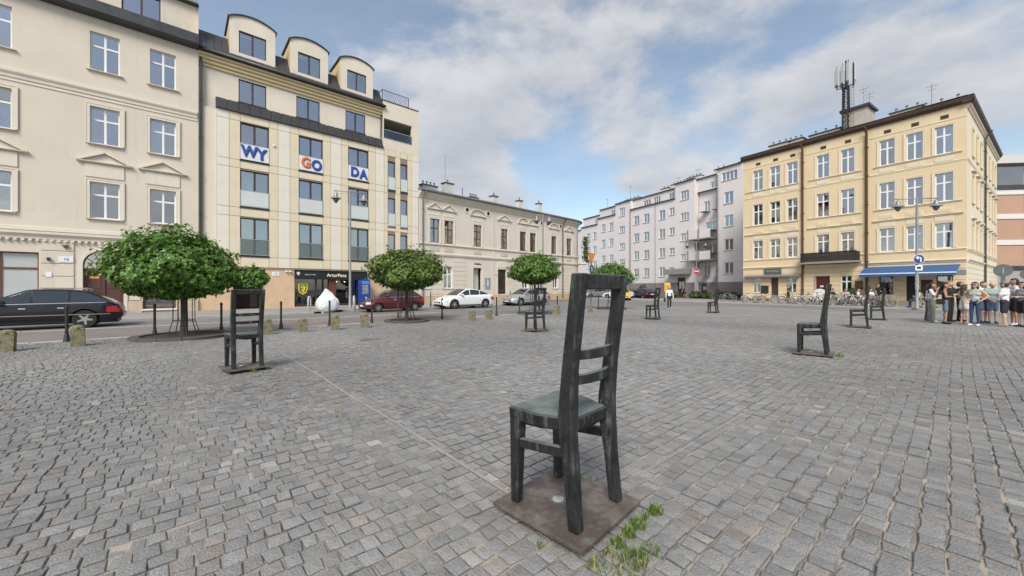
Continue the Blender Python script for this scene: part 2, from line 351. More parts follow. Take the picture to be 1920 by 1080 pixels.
# ------------------------------------------------------------------ bronze chairs
def bronze():
    m = bpy.data.materials.new('patinated_bronze'); m.use_nodes = True; N = m.node_tree.nodes; L = m.node_tree.links; p = N['Principled BSDF']
    tc = N.new('ShaderNodeTexCoord'); co = tc.outputs['Object']
    def noise(s, det, sc=(1, 1, 1)):
        mp = N.new('ShaderNodeMapping'); mp.inputs['Scale'].default_value = sc; L.new(co, mp.inputs[0])
        n = N.new('ShaderNodeTexNoise'); n.inputs['Scale'].default_value = s; n.inputs['Detail'].default_value = det; n.inputs['Roughness'].default_value = .65; L.new(mp.outputs[0], n.inputs[0]); return n.outputs[0]
    def mr(s, a, b, c=0, d=1):
        n = N.new('ShaderNodeMapRange'); n.inputs[1].default_value = a; n.inputs[2].default_value = b; n.inputs[3].default_value = c; n.inputs[4].default_value = d; L.new(s, n.inputs[0]); return n.outputs[0]
    def mt(op, a, b):
        n = N.new('ShaderNodeMath'); n.operation = op; n.use_clamp = True
        for i, v in enumerate((a, b)):
            if isinstance(v, (int, float)): n.inputs[i].default_value = v
            else: L.new(v, n.inputs[i])
        return n.outputs[0]
    def mixc(f, a, b):
        n = N.new('ShaderNodeMix'); n.data_type = 'RGBA'; L.new(f, n.inputs[0])
        for i, v in ((6, a), (7, b)):
            if isinstance(v, tuple): n.inputs[i].default_value = (*v, 1)
            else: L.new(v, n.inputs[i])
        return n.outputs[2]
    geo = N.new('ShaderNodeNewGeometry'); sx = N.new('ShaderNodeSeparateXYZ'); L.new(geo.outputs['Normal'], sx.inputs[0])
    run = mr(noise(9, 6, (2.6, 2.6, .2)), .48, .66, 0, .8)                 # verdigris runs down the faces
    blot = mr(noise(11, 7), .42, .68)
    top = mt('MULTIPLY', mr(sx.outputs[2], .5, .95), mr(noise(6, 6), .28, .6, .45, 1))
    f = mt('MAXIMUM', mt('MULTIPLY', run, blot), top)
    dark = mixc(mr(noise(4, 6), .35, .7), (.008, .0084, .0086), (.030, .031, .031))
    c = mixc(f, dark, mixc(noise(14, 4), (.115, .145, .128), (.19, .215, .195)))
    c = mixc(mr(noise(26, 3, (1.5, 1.5, .3)), .68, .76, 0, .35), c, (.34, .36, .34))
    L.new(c, p.inputs['Base Color']); L.new(mr(f, 0, 1, .5, .75), p.inputs['Roughness']); p.inputs['Metallic'].default_value = .0; p.inputs['Specular IOR Level'].default_value = .32
    b = N.new('ShaderNodeBump'); b.inputs['Strength'].default_value = .5; b.inputs['Distance'].default_value = .012; L.new(noise(38, 6), b.inputs['Height']); L.new(b.outputs[0], p.inputs['Normal'])
    return m
M_BRONZE = bronze()
M_RUST = mat('weathered_steel_plate', (.105, .082, .070), .6, .3, 7, .35, 60, metal=.2, col2=(.165, .14, .122), speck=.2)
M_LAMPGLASS = mat('frosted_lamp_glass', (.30, .31, .30), .25, .1, 9)
M_LAMPRING = mat('lamp_ring_steel', (.24, .23, .22), .45, .2, 10, metal=.6)
def soft(o, w=.008, seg=2):
    b = o.modifiers.new('bevel', 'BEVEL'); b.width = w; b.segments = seg; b.limit_method = 'ANGLE'; b.angle_limit = R(35)
    return o
FWD = np.array([-.72, .694])
def make_chair():
    """large bronze chair, faces +y in its own frame, plate centre at the origin"""
    root = link('bronze_chair', None)
    rj = random.Random(3)
    pl = MB().box(-.345, .345, -.345, .345, .045, .07).build('base_plate', M_RUST, root); soft(pl, .003, 1)
    MB().box(-.28, .28, -.28, .28, -.05, .045).build('plinth', mat('plinth_dark', (.03, .028, .026), .9, .2), root)
    gl = MB().lathe([(.058, .07), (.058, .074), (.046, .075), (0, .075)], (-.03, .05, 0), 20, 0); gl.build('ground_lamp', M_LAMPRING, root)
    MB().lathe([(.044, .0755), (.034, .080), (0, .082)], (-.03, .05, 0), 20).build('lamp_lens', M_LAMPGLASS, root, smooth=True)
    def leg(pts, ws):
        mb = MB(); n = len(pts); vs = []; fs = []
        for (x, y, z), (w, d) in zip(pts, ws):
            for i, j in ((-1, -1), (1, -1), (1, 1), (-1, 1)): vs.append((x + i*w/2 + rj.uniform(-.003, .003), y + j*d/2 + rj.uniform(-.003, .003), z))
        for k in range(n-1):
            for j in range(4): fs.append((4*k+j, 4*k+(j+1) % 4, 4*k+4+(j+1) % 4, 4*k+4+j))
        fs += [(3, 2, 1, 0), tuple(range(4*n-4, 4*n))]
        return mb.add(vs, fs)
    for s in (-1, 1):
        soft(leg([(.225*s, -.228, .07), (.224*s, -.196, .38), (.222*s, -.170, .62), (.222*s, -.168, .74), (.228*s, -.19, 1.0), (.238*s, -.262, 1.555)],
                 [(.064, .068), (.071, .077), (.076, .094), (.076, .096), (.073, .082), (.072, .072)]).build('leg', M_BRONZE, root), .009)
        soft(leg([(.228*s, .238, .07), (.226*s, .236, .4), (.222*s, .232, .625)], [(.060, .062), (.070, .072), (.082, .084)]).build('leg', M_BRONZE, root), .009)
        mb = MB().bar((.224*s, -.19, .505), (.226*s, .215, .462), (1, 0, 0), .042, .058); soft(mb.build('stretcher', M_BRONZE, root), .006)
    # seat slab with worn, slightly dished top
    n = 9; vs = []; fs = []
    for k, (zz, inset) in enumerate(((.605, .022), (.62, .004), (.685, 0), (.698, .010), (.702, .03))):
        for (x, y) in ((-1, -1), (0, -1), (1, -1), (1, 0), (1, 1), (0, 1), (-1, 1), (-1, 0)):
            bow = .008 if (x == 0 or y == 0) else 0
            wob = (.014*math.sin(3.1*x + 1.7*y) if k == 0 else 0)
            hwid = (.266 if y > 0 else .225 if y == 0 else .178); yy = y*(.268 - inset) + .004 if y > -1 else -.192 + inset
            if y == 0: yy = .03; hwid = .258
            vs.append((x*(hwid - inset + bow), yy, zz + wob - (0.004 if k == 4 and (x == 0 or y == 0) else 0)))
    for k in range(4):
        for j in range(8): fs.append((8*k+j, 8*k+(j+1) % 8, 8*k+8+(j+1) % 8, 8*k+8+j))
    c0 = len(vs); vs.append((0, 0, .692)); vs.append((0, 0, .605))
    fs += [(32+j, 32+(j+1) % 8, c0) for j in range(8)] + [((j+1) % 8, j, c0+1) for j in range(8)]
    MB().add(vs, fs).build('seat', M_BRONZE, root, smooth=28)
    # backrest: head rail and two bowed slats
    soft(MB().bar((-.203, -.2565, 1.507), (.203, -.2565, 1.507), (0, 0, 1), .092, .066).build('top_rail', M_BRONZE, root), .009)
    for zc, y0, h in ((1.075, -.20, .062), (.925, -.182, .062)):
        mb = MB(); vs = []; fs = []; K = 9
        for i in range(K):
            x = -.196 + .392*i/(K-1); by = -.035*(1 - (2*i/(K-1) - 1)**2) + y0; hh = h*(1 - .12*abs(2*i/(K-1) - 1))
            for dy, dz in ((-.017, -hh/2), (.017, -hh/2), (.017, hh/2), (-.017, hh/2)): vs.append((x, by + dy, zc + dz))
        for i in range(K-1):
            for j in range(4): fs.append((4*i+j, 4*i+(j+1) % 4, 4*i+4+(j+1) % 4, 4*i+4+j))
        fs += [(3, 2, 1, 0), tuple(range(4*K-4, 4*K))]
        soft(mb.add(vs, fs).build('slat', M_BRONZE, root, smooth=40), .005)
    return root
CH_RZ = math.atan2(FWD[1], FWD[0]) - math.pi/2
CHAIRS = [(.362, 2.53, 1.0, 0, 'nearest large dark bronze chair in the foreground, seen from behind its open back'),
          (-4.83, 6.93, .93, .06, 'bronze chair with pale top rail standing left, below the biggest tree'),
          (6.6, 8.4, 1.0, .03, 'large bronze chair on rusty plate in profile, right of the nearest chair'),
          (.80, 13.1, .955, -.02, 'bronze chair ringed by weeds in front of the silver estate car'),
          (6.72, 18.3, .955, .06, 'small bronze chair left of the walking person with a black bag'),
          (12.0, 22.9, .93, .03, 'farthest bronze chair in front of the pink apartment block'),
          (12.85, 14.2, .985, .03, 'bronze chair halfway to the yellow house, second from the right'),
          (16.95, 17.8, .93, .05, 'bronze chair nearest the people group, in front of the blue awning')]
chair0 = make_chair()
for i, (x, y, sc, dr, lab) in enumerate(CHAIRS):
    c = chair0 if i == 0 else copy_tree(chair0)
    c.location = (x, y, 0); c.rotation_euler = (0, 0, CH_RZ + dr); c.scale = (sc,)*3
    tag(c, lab, 'chair', 'bronze chairs on the square')
# ------------------------------------------------------------------ facade tools (a building's own frame: x along the front, y into the house, z up)
M_WHITE = mat('white_window_paint', (.76, .76, .75), .5, .06, 3)
M_BROWNF = mat('dark_brown_window_wood', (.06, .035, .028), .5, .2, 4)
M_OLDWOOD = mat('old_brown_window_wood', (.075, .052, .04), .6, .25, 4)
M_GLASS = glass_mat('window_glass', (.0, .01, .02), .30)
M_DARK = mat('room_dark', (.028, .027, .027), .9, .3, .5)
M_CURT = mat('white_curtain', (.74, .74, .72), .9, .1, 2)
M_CURT2 = mat('grey_curtain', (.24, .24, .25), .9, .15, 2)
M_SLATE = mat('dark_sheet_metal', (.055, .056, .058), .45, .25, 1.2, .1, 30, metal=.3)
M_PIPE = mat('zinc_pipe', (.22, .22, .22), .5, .2, 2, metal=.5)
M_GREENPIPE = mat('dark_green_pipe', (.035, .05, .045), .45, .2, 2)
M_BROWNPIPE = mat('brown_pipe', (.10, .042, .025), .5, .2, 2)
M_IRON = mat('black_iron', (.018, .018, .018), .5, .2, 4)
M_STEEL = mat('brushed_steel', (.45, .45, .45), .35, .1, 4, metal=.8)
wr = random.Random(11)
LAY = {'cross': ((.5,), (.655,)), 'double': ((.5,), ()), 'single': ((), ()), 'cross3': ((.5,), (.36, .7)), 'triple': ((.333, .667), ()), 'quad': ((.25, .5, .75), ()), 'old': ((.5,), (.62,)), 'shop': ((), (.72,)), 'one_transom': ((), (.62,))}
def window(root, x0, z0, w, h, style='cross', fm=None, y=.13, sill=None, curtain=None, fr=.065, bar=.095, name='window', panes=True, gm=None):
    fm = fm or M_WHITE; vx, hz = LAY[style]; key = ('win', round(w, 2), round(h, 2), style, fm.name, fr, bar)
    def mk():
        mb = MB(); mb.box(0, fr, 0, .07, 0, h); mb.box(w-fr, w, 0, .07, 0, h); mb.box(fr, w-fr, 0, .07, 0, fr); mb.box(fr, w-fr, 0, .07, h-fr, h)
        for q in vx: mb.box(w*q-bar/2, w*q+bar/2, -.006, .066, fr, h-fr)
        xs = [fr] + [w*q for q in vx] + [w-fr]
        for q in hz:
            for i in range(len(xs)-1): mb.box(xs[i] + (bar/2 if i else 0), xs[i+1] - (bar/2 if i < len(xs)-2 else 0), -.002, .062, h*q-bar/2, h*q+bar/2)
        return mb.mesh('window', fm)
    o = link(name, cached(key, mk), root, (x0, y, z0))
    if panes:
        xs = [fr] + [w*q for q in vx] + [w-fr]; zs = [fr] + [h*q for q in hz] + [h-fr]
        for i in range(len(xs)-1):
            for j in range(len(zs)-1):
                a = xs[i] + (bar/2 if i else 0); b = xs[i+1] - (bar/2 if i < len(xs)-2 else 0); c = zs[j] + (bar/2 if j else 0); d = zs[j+1] - (bar/2 if j < len(zs)-2 else 0)
                pw, ph = round(b-a+.02, 3), round(d-c+.02, 3)
                me = cached(('pane', pw, ph, (gm or M_GLASS).name), lambda: MB().box(-pw/2, pw/2, -.003, .003, -ph/2, ph/2).mesh('pane', gm or M_GLASS))
                link('pane', me, o, ((a+b)/2, .035, (c+d)/2), rot=(R(wr.uniform(-1.2, 1.2)), 0, R(wr.uniform(-1.2, 1.2))))
    if sill:
        sm, out, over = sill
        link('sill', cached(('sill', round(w, 2), sm.name, out, over, y), lambda: MB().prism([(-y-out, -.055), (-y-out, -.02), (.0, .004), (.0, -.055)], 'x', -over, w+over).mesh('sill', sm)), o, (0, 0, -.004))
    if curtain:
        cm, x_a, x_b, z_a = curtain
        def ck():
            n = 14; vs = []; fs = []
            for i in range(n+1):
                x = w*(x_a + (x_b-x_a)*i/n); yy = .025*math.sin(i*2.3)
                vs += [(x, yy, h*z_a), (x, yy*.6, h)]
            for i in range(n): fs.append((2*i, 2*i+2, 2*i+3, 2*i+1))
            return MB().add(vs, fs).mesh('curtain', cm, True)
        link('curtain', cached(('cur', round(w, 2), round(h, 2), x_a, x_b, z_a, cm.name), ck), o, (0, .16, 0))
    return o
def wall(root, x0, x1, z0, z1, holes, m, y=0., depth=.2, name='wall'):
    xs = sorted({x0, x1, *[min(max(h[i], x0), x1) for h in holes for i in (0, 1)]}); zs = sorted({z0, z1, *[min(max(h[i], z0), z1) for h in holes for i in (2, 3)]})
    mb = MB()
    for i in range(len(xs)-1):
        for j in range(len(zs)-1):
            cx, cz = (xs[i]+xs[i+1])/2, (zs[j]+zs[j+1])/2
            if any(h[0] < cx < h[1] and h[2] < cz < h[3] for h in holes): continue
            mb.poly([(xs[i], y, zs[j]), (xs[i+1], y, zs[j]), (xs[i+1], y, zs[j+1]), (xs[i], y, zs[j+1])])
    for a, b, c, d in holes:
        e = y + depth
        mb.poly([(a, y, c), (a, y, d), (a, e, d), (a, e, c)]); mb.poly([(b, y, d), (b, y, c), (b, e, c), (b, e, d)])
        mb.poly([(a, y, d), (b, y, d), (b, e, d), (a, e, d)]); mb.poly([(b, y, c), (a, y, c), (a, e, c), (b, e, c)])
    me = bpy.data.meshes.new(name); me.from_pydata(mb.v, [], mb.f); me.materials.append(m); me.update()
    return link(name, me, root)
def course(root, name, x0, x1, prof, m): return MB().prism(prof, 'x', x0, x1).build(name, m, root)
def CP(z0, z1, out): h = z1 - z0; return [(.0, z0), (-out*.35, z0), (-out*.45, z0+h*.35), (-out*.8, z0+h*.55), (-out, z0+h*.7), (-out, z1-.01), (0, z1+.02)]
def body(root, x0, x1, y0, y1, z0, z1, m, name='body_wall', xr=None):
    """sides, back and top of the house behind its front"""
    xr = x1 if xr is None else xr
    mb = MB(); mb.poly([(x0, y0, z0), (x0, y0, z1), (x0, y1, z1), (x0, y1, z0)]); mb.poly([(xr, y0, z0), (xr, y1, z0), (xr, y1, z1), (xr, y0, z1)]); mb.poly([(x0, y1, z0), (x0, y1, z1), (xr, y1, z1), (xr, y1, z0)]); mb.poly([(x0, y0, z1), (xr, y0, z1), (xr, y1, z1), (x0, y1, z1)])
    return mb.build(name, m, root)
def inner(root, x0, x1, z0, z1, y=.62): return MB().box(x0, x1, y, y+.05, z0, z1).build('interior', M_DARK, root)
def surround(root, x0, z0, w, h, t, m, out=.035, sides=True, top=True, name='window_surround', cap=0):
    mb = MB(); b0 = -t if sides else 0
    mb.box(-t, 0, -out, 0, 0, h); mb.box(w, w+t, -out, 0, 0, h); mb.box(-t, w+t, -out, 0, h, h+t)
    mb.box(-t*1.25, -t*.8, -out-.015, -out+.002, 0, h+t); mb.box(w+t*.8, w+t*1.25, -out-.015, -out+.002, 0, h+t); mb.box(-t*.8, w+t*.8, -out-.015, -out+.002, h+t*.75, h+t*1.1)
    key = ('sur', round(w, 2), round(h, 2), t, m.name, out)
    return link(name, cached(key, lambda: mb.mesh(name, m)), root, (x0, 0, z0))
def pediment(root, xc, z0, w, h, m, kind='tri', out=.14, name='pediment'):
    def mk():
        mb = MB(); mb.prism([(0, 0), (-out*.6, .0), (-out, .05), (-out, .085), (0, .085)], 'x', -w/2, w/2)
        t = .085
        if kind == 'tri':
            for s in (-1, 1): mb.bar((s*w*.51, -out/2, .06), (0, -out/2, h-.03), (0, 1, 0), out, t)
            mb.prism([(-w*.40, .085), (w*.40, .085), (0, h-.10)], 'y', -.03, -.002)
        else:
            n = 12; pts = [(w*.5*math.cos(math.pi*(1-i/n)), .06 + (h-.06)*math.sin(math.pi*i/n)) for i in range(n+1)]
            for a, b in zip(pts[:-1], pts[1:]): mb.bar((a[0], -out/2, a[1]), (b[0], -out/2, b[1]), (0, 1, 0), out, t)
            mb.prism([(p[0]*.8, .08 + (p[1]-.06)*.72) for p in pts], 'y', -.03, -.002)
            pts2 = [(p[0]*.66, .06+(p[1]-.06)*.6) for p in pts]
            for a, b in zip(pts2[:-1], pts2[1:]): mb.bar((a[0], -.035, a[1]), (b[0], -.035, b[1]), (0, 1, 0), .07, .05)
        return mb.mesh(name, m)
    return link(name, cached(('ped', w, h, m.name, kind, out), mk), root, (xc, 0, z0))
def pipe(root, pts, r, m, name='drainpipe'):
    mb = MB().tube(pts, r, 10)
    zs = [p[2] for p in pts]; x, y = pts[-1][0], pts[-1][1]; z = min(zs) + 1.0
    while z < max(zs) - 1.5: mb.box(x-r*1.35, x+r*1.35, y-r*1.35, y+r*1.35, z, z+.05); z += 2.4
    return mb.build(name, m, root, smooth=40)
def chimney(root, x, y, z0, w, d, h, m, pots=2, capm=None):
    mb = MB().box(x-w/2, x+w/2, y-d/2, y+d/2, z0, z0+h); o = mb.build('chimney', m, root)
    MB().box(x-w/2-.08, x+w/2+.08, y-d/2-.08, y+d/2+.08, z0+h, z0+h+.09).build('chimney_cap', capm or M_SLATE, o)
    for i in range(pots):
        link('chimney_pot', cached('cpot', lambda: MB().lathe([(.07, .0), (.06, .29), (.12, .31), (.02, .41)], (0, 0, 0), 8).mesh('chimney_pot', M_PIPE)), o, (x - w/2 + w*(i+.5)/pots, y, z0+h+.09))
    return o
def railing(root, x0, x1, z0, z1, y, nbar, m, name='railing', r=.012):
    mb = MB(); mb.box(x0, x1, y-.02, y+.02, z1-.04, z1); mb.box(x0, x1, y-.015, y+.015, z0, z0+.03)
    for i in range(nbar+1): x = x0 + (x1-x0)*i/nbar; mb.box(x-r, x+r, y-r, y+r, z0+.03, z1-.04)
    return mb.build(name, m, root)

# ------------------------------------------------------------------ cream corner house with pediments (far left)
PB = (-19.520, 23.907, 0)
M_B1 = mat('cream_plaster', (.615, .55, .46), .88, .07, .5, .15, 60, streak=.17)
M_B1T = mat('cream_trim', (.65, .59, .505), .85, .06, 1, .1, 60, streak=.17)
M_B1P = mat('stained_plinth_plaster', (.52, .43, .30), .9, .14, 1.2, .25, 50, col2=(.42, .33, .22))
def building_1():
    b = thing('tenement_house', 'cream tenement with triangular pediments, arched brown door, at far left of the row', 'building', PB, ROW_RZ)
    cols = [-4.58, -2.2, -8.36, -10.9]; ww = 1.14
    rows = [(13.42, 2.08), (9.41, 2.0), (5.3, 1.98)]
    holes = [(x, x+ww, z, z+h) for x in cols for z, h in rows] + [(-9.3, -6.36, .35, 3.3), (-4.84, -3.28, .0, 3.52), (-2.5, -1.05, .25, 2.95)]
    wall(b, -13.5, 0, 0, 17.0, holes, M_B1, depth=.24); body(b, -13.5, 0, 0, 11, 0, 19.2, M_B1)
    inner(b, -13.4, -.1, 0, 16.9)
    for i, x in enumerate(cols):
        for j, (z, h) in enumerate(rows):
            cu = [None, (M_CURT, 0, 1, .0), (M_CURT2, .0, 1, .0), None, (M_CURT, .5, 1, 0), None][(i*2+j*5) % 6]
            window(b, x, z, ww, h, 'cross', sill=(M_B1T, .13, .14), curtain=cu)
            if j: surround(b, x, z, ww, h, .16, M_B1T, .05)
        mb = MB().box(x-.18, x+ww+.18, -.045, 0, 7.55, 8.28); mb.build('frieze_panel', M_B1T, b)
        pediment(b, x+ww/2, 8.3, 2.1, .66, M_B1T, 'tri', .17)
    course(b, 'string_course', -13.5, -.06, CP(12.0, 12.38, .13), M_B1T); course(b, 'string_course', -13.5, -.06, [(0, 11.82), (-.035, 11.82), (-.035, 11.93), (0, 11.93)], M_B1T)
    course(b, 'ground_cornice', -13.5, -.06, CP(3.98, 4.36, .22), M_B1T); course(b, 'ground_cornice', -13.5, -.06, [(0, 4.42), (-.06, 4.42), (-.06, 4.6), (0, 4.62)], M_B1T)
    mb = MB()
    for i in range(56): mb.box(-13.4+i*.24, -13.4+i*.24+.11, -.13, -.02, 3.88, 3.975)
    mb.build('dentils', M_B1T, b)
    course(b, 'eave_fascia', -13.5, .0, [(.1, 16.25), (-.42, 16.32), (-.5, 16.45), (-.5, 17.02), (.15, 17.08)], M_SLATE)
    # attic storey above the eave
    hs = [(-3.4, -1.75, 17.3, 18.75)]
    wall(b, -13.5, .0, 17.0, 19.1, hs, M_B1, y=.35, depth=.15, name='attic_wall'); window(b, -3.4, 17.3, 1.65, 1.45, 'double', M_BROWNF, y=.42, curtain=(M_CURT, 0, .5, 0))
    course(b, 'roof_edge', -13.5, .03, [(.4, 19.1), (.15, 19.1), (.15, 19.22), (.4, 19.22)], M_SLATE)
    railing(b, -2.6, -.1, 19.22, 19.9, .5, 14, M_IRON)
    # rusticated pier beside the door
    for k in range(5):
        z = .75 + .665*k; mb = MB().bevbox(-6.3, -5.16, -.05, -.001, z+.015, z+.65, .015); mb.build('block', M_B1, b)
    for x0, x1 in ((-3.05, -2.6), (-.98, -.1)):
        for k in range(5): z = .75 + .665*k; MB().bevbox(x0, x1, -.05, -.001, z+.015, z+.65, .015).build('block', M_B1, b)
    for x0, x1 in ((-6.34, -5.0), (-3.1, -2.52), (-1.03, -.02)): MB().box(x0, x1, -.07, -.001, .0, .72).build('plinth', M_B1P, b)
    # arched doorway: surround, keystone, spandrels, fanlight, leaves
    xc, hw, zs = -4.06, .78, 2.74; n = 14
    arc = [(xc + hw*math.cos(math.pi*i/n), zs + hw*math.sin(math.pi*i/n)) for i in range(n+1)]
    mb = MB()
    for s in (0, 1):
        half = arc[:n//2+1] if s == 0 else arc[n//2:]
        corner = (xc+hw, zs+hw) if s == 0 else (xc-hw, zs+hw)
        for p, q in zip(half[:-1], half[1:]): mb.prism([p, q, corner], 'y', .0, .12)
    mb.build('spandrel', M_B1, b)
    mb = MB()
    for p, q in zip(arc[:-1], arc[1:]):
        f = lambda c, k: (xc + (c[0]-xc)*k, zs + (c[1]-zs)*k)
        mb.prism([p, f(p, 1.2), f(q, 1.2), q], 'y', -.07, .0)
    mb.box(xc-hw*1.2, xc-hw, -.07, 0, 0, zs); mb.box(xc+hw, xc+hw*1.2, -.07, 0, 0, zs); mb.build('door_surround', M_B1T, b)
    MB().prism([(xc-.13, 3.5), (xc+.13, 3.5), (xc+.19, 3.9), (xc-.19, 3.9)], 'y', -.15, -.071).build('keystone', M_B1T, b)
    md = mat('red_brown_door', (.085, .035, .030), .5, .15, 3)
    dr = MB().box(xc-hw, xc+hw, .2, .26, 0, 2.32).box(xc-hw, xc+hw, .16, .27, 2.32, 2.55).box(xc-.035, xc+.035, .15, .2, 0, 2.3).build('door', md, b)
    for s in (-1, 1):
        for z, h in ((.15, .5), (.72, .62), (1.42, .75)): MB().bevbox(xc+s*.4-.26, xc+s*.4+.26, .18, .2, z, z+h, .01).build('door_panel', md, dr)
    MB().lathe([(.03, 0), (.03, .05), (0, .05)], (xc-.09, .12, 1.05), 8, axis='y').build('door_handle', M_STEEL, dr)
    MB().box(xc-.55, xc-.2, .17, .179, 2.0, 2.11).build('door_sign', mat('orange_sign', (.75, .33, .05), .5), dr)
    fan = MB()
    for i in range(1, 6): a = math.pi*i/6; fan.bar((xc+.12*math.cos(a), .22, 2.58+.12*math.sin(a)), (xc+hw*math.cos(a), .22, zs-.02+hw*math.sin(a)), (0, 1, 0), .03, .03)
    fan.tube([(xc+.16*math.cos(math.pi*i/8), .22, 2.56+.16*math.sin(math.pi*i/8)) for i in range(9)], .02, 6); fl = fan.build('fanlight', md, b)
    MB().box(xc-hw, xc+hw, .235, .24, 2.55, 3.53).build('pane', M_GLASS, fl)
    # shop windows
    mbr = mat('red_brown_shopfront', (.13, .05, .03), .45, .2, 3)
    window(b, -7.62, .35, 1.26, 2.95, 'shop', mbr, y=.16, fr=.07, gm=mat('frosted_shop_glass', (.42, .45, .45), .18, .06, .4))
    window(b, -9.3, .35, 1.66, 2.95, 'shop', mbr, y=.16, fr=.16)
    window(b, -2.5, .25, 1.45, 2.7, 'shop', mbr, y=.16, fr=.12); MB().box(-2.56, -1.0, -.12, .1, .17, .245).build('sill', M_WHITE, b)
    pl = MB().box(-5.68, -5.17, -.075, -.052, 2.83, 3.14).build('number_plate', mat('enamel_white', (.72, .74, .78), .3), b)
    wall_text('lettering', '16', .21, mat('enamel_blue', (.03, .04, .12), .4), pl, -5.42, -.078, 2.98)
    MB().box(-6.12, -5.92, -.075, -.052, 2.05, 2.3).build('notice', M_WHITE, b)
    lm = MB().lathe([(.03, 0), (.05, .05), (.13, .16), (.10, .2), (0, .22)], (-5.45, -.1, 3.55), 10).build('wall_lamp', mat('old_brass', (.25, .18, .1), .5, metal=.5), b)
    MB().box(-6.07, -5.98, -.2, -.05, 2.9, 3.05).build('alarm_lamp', M_IRON, b)
building_1()

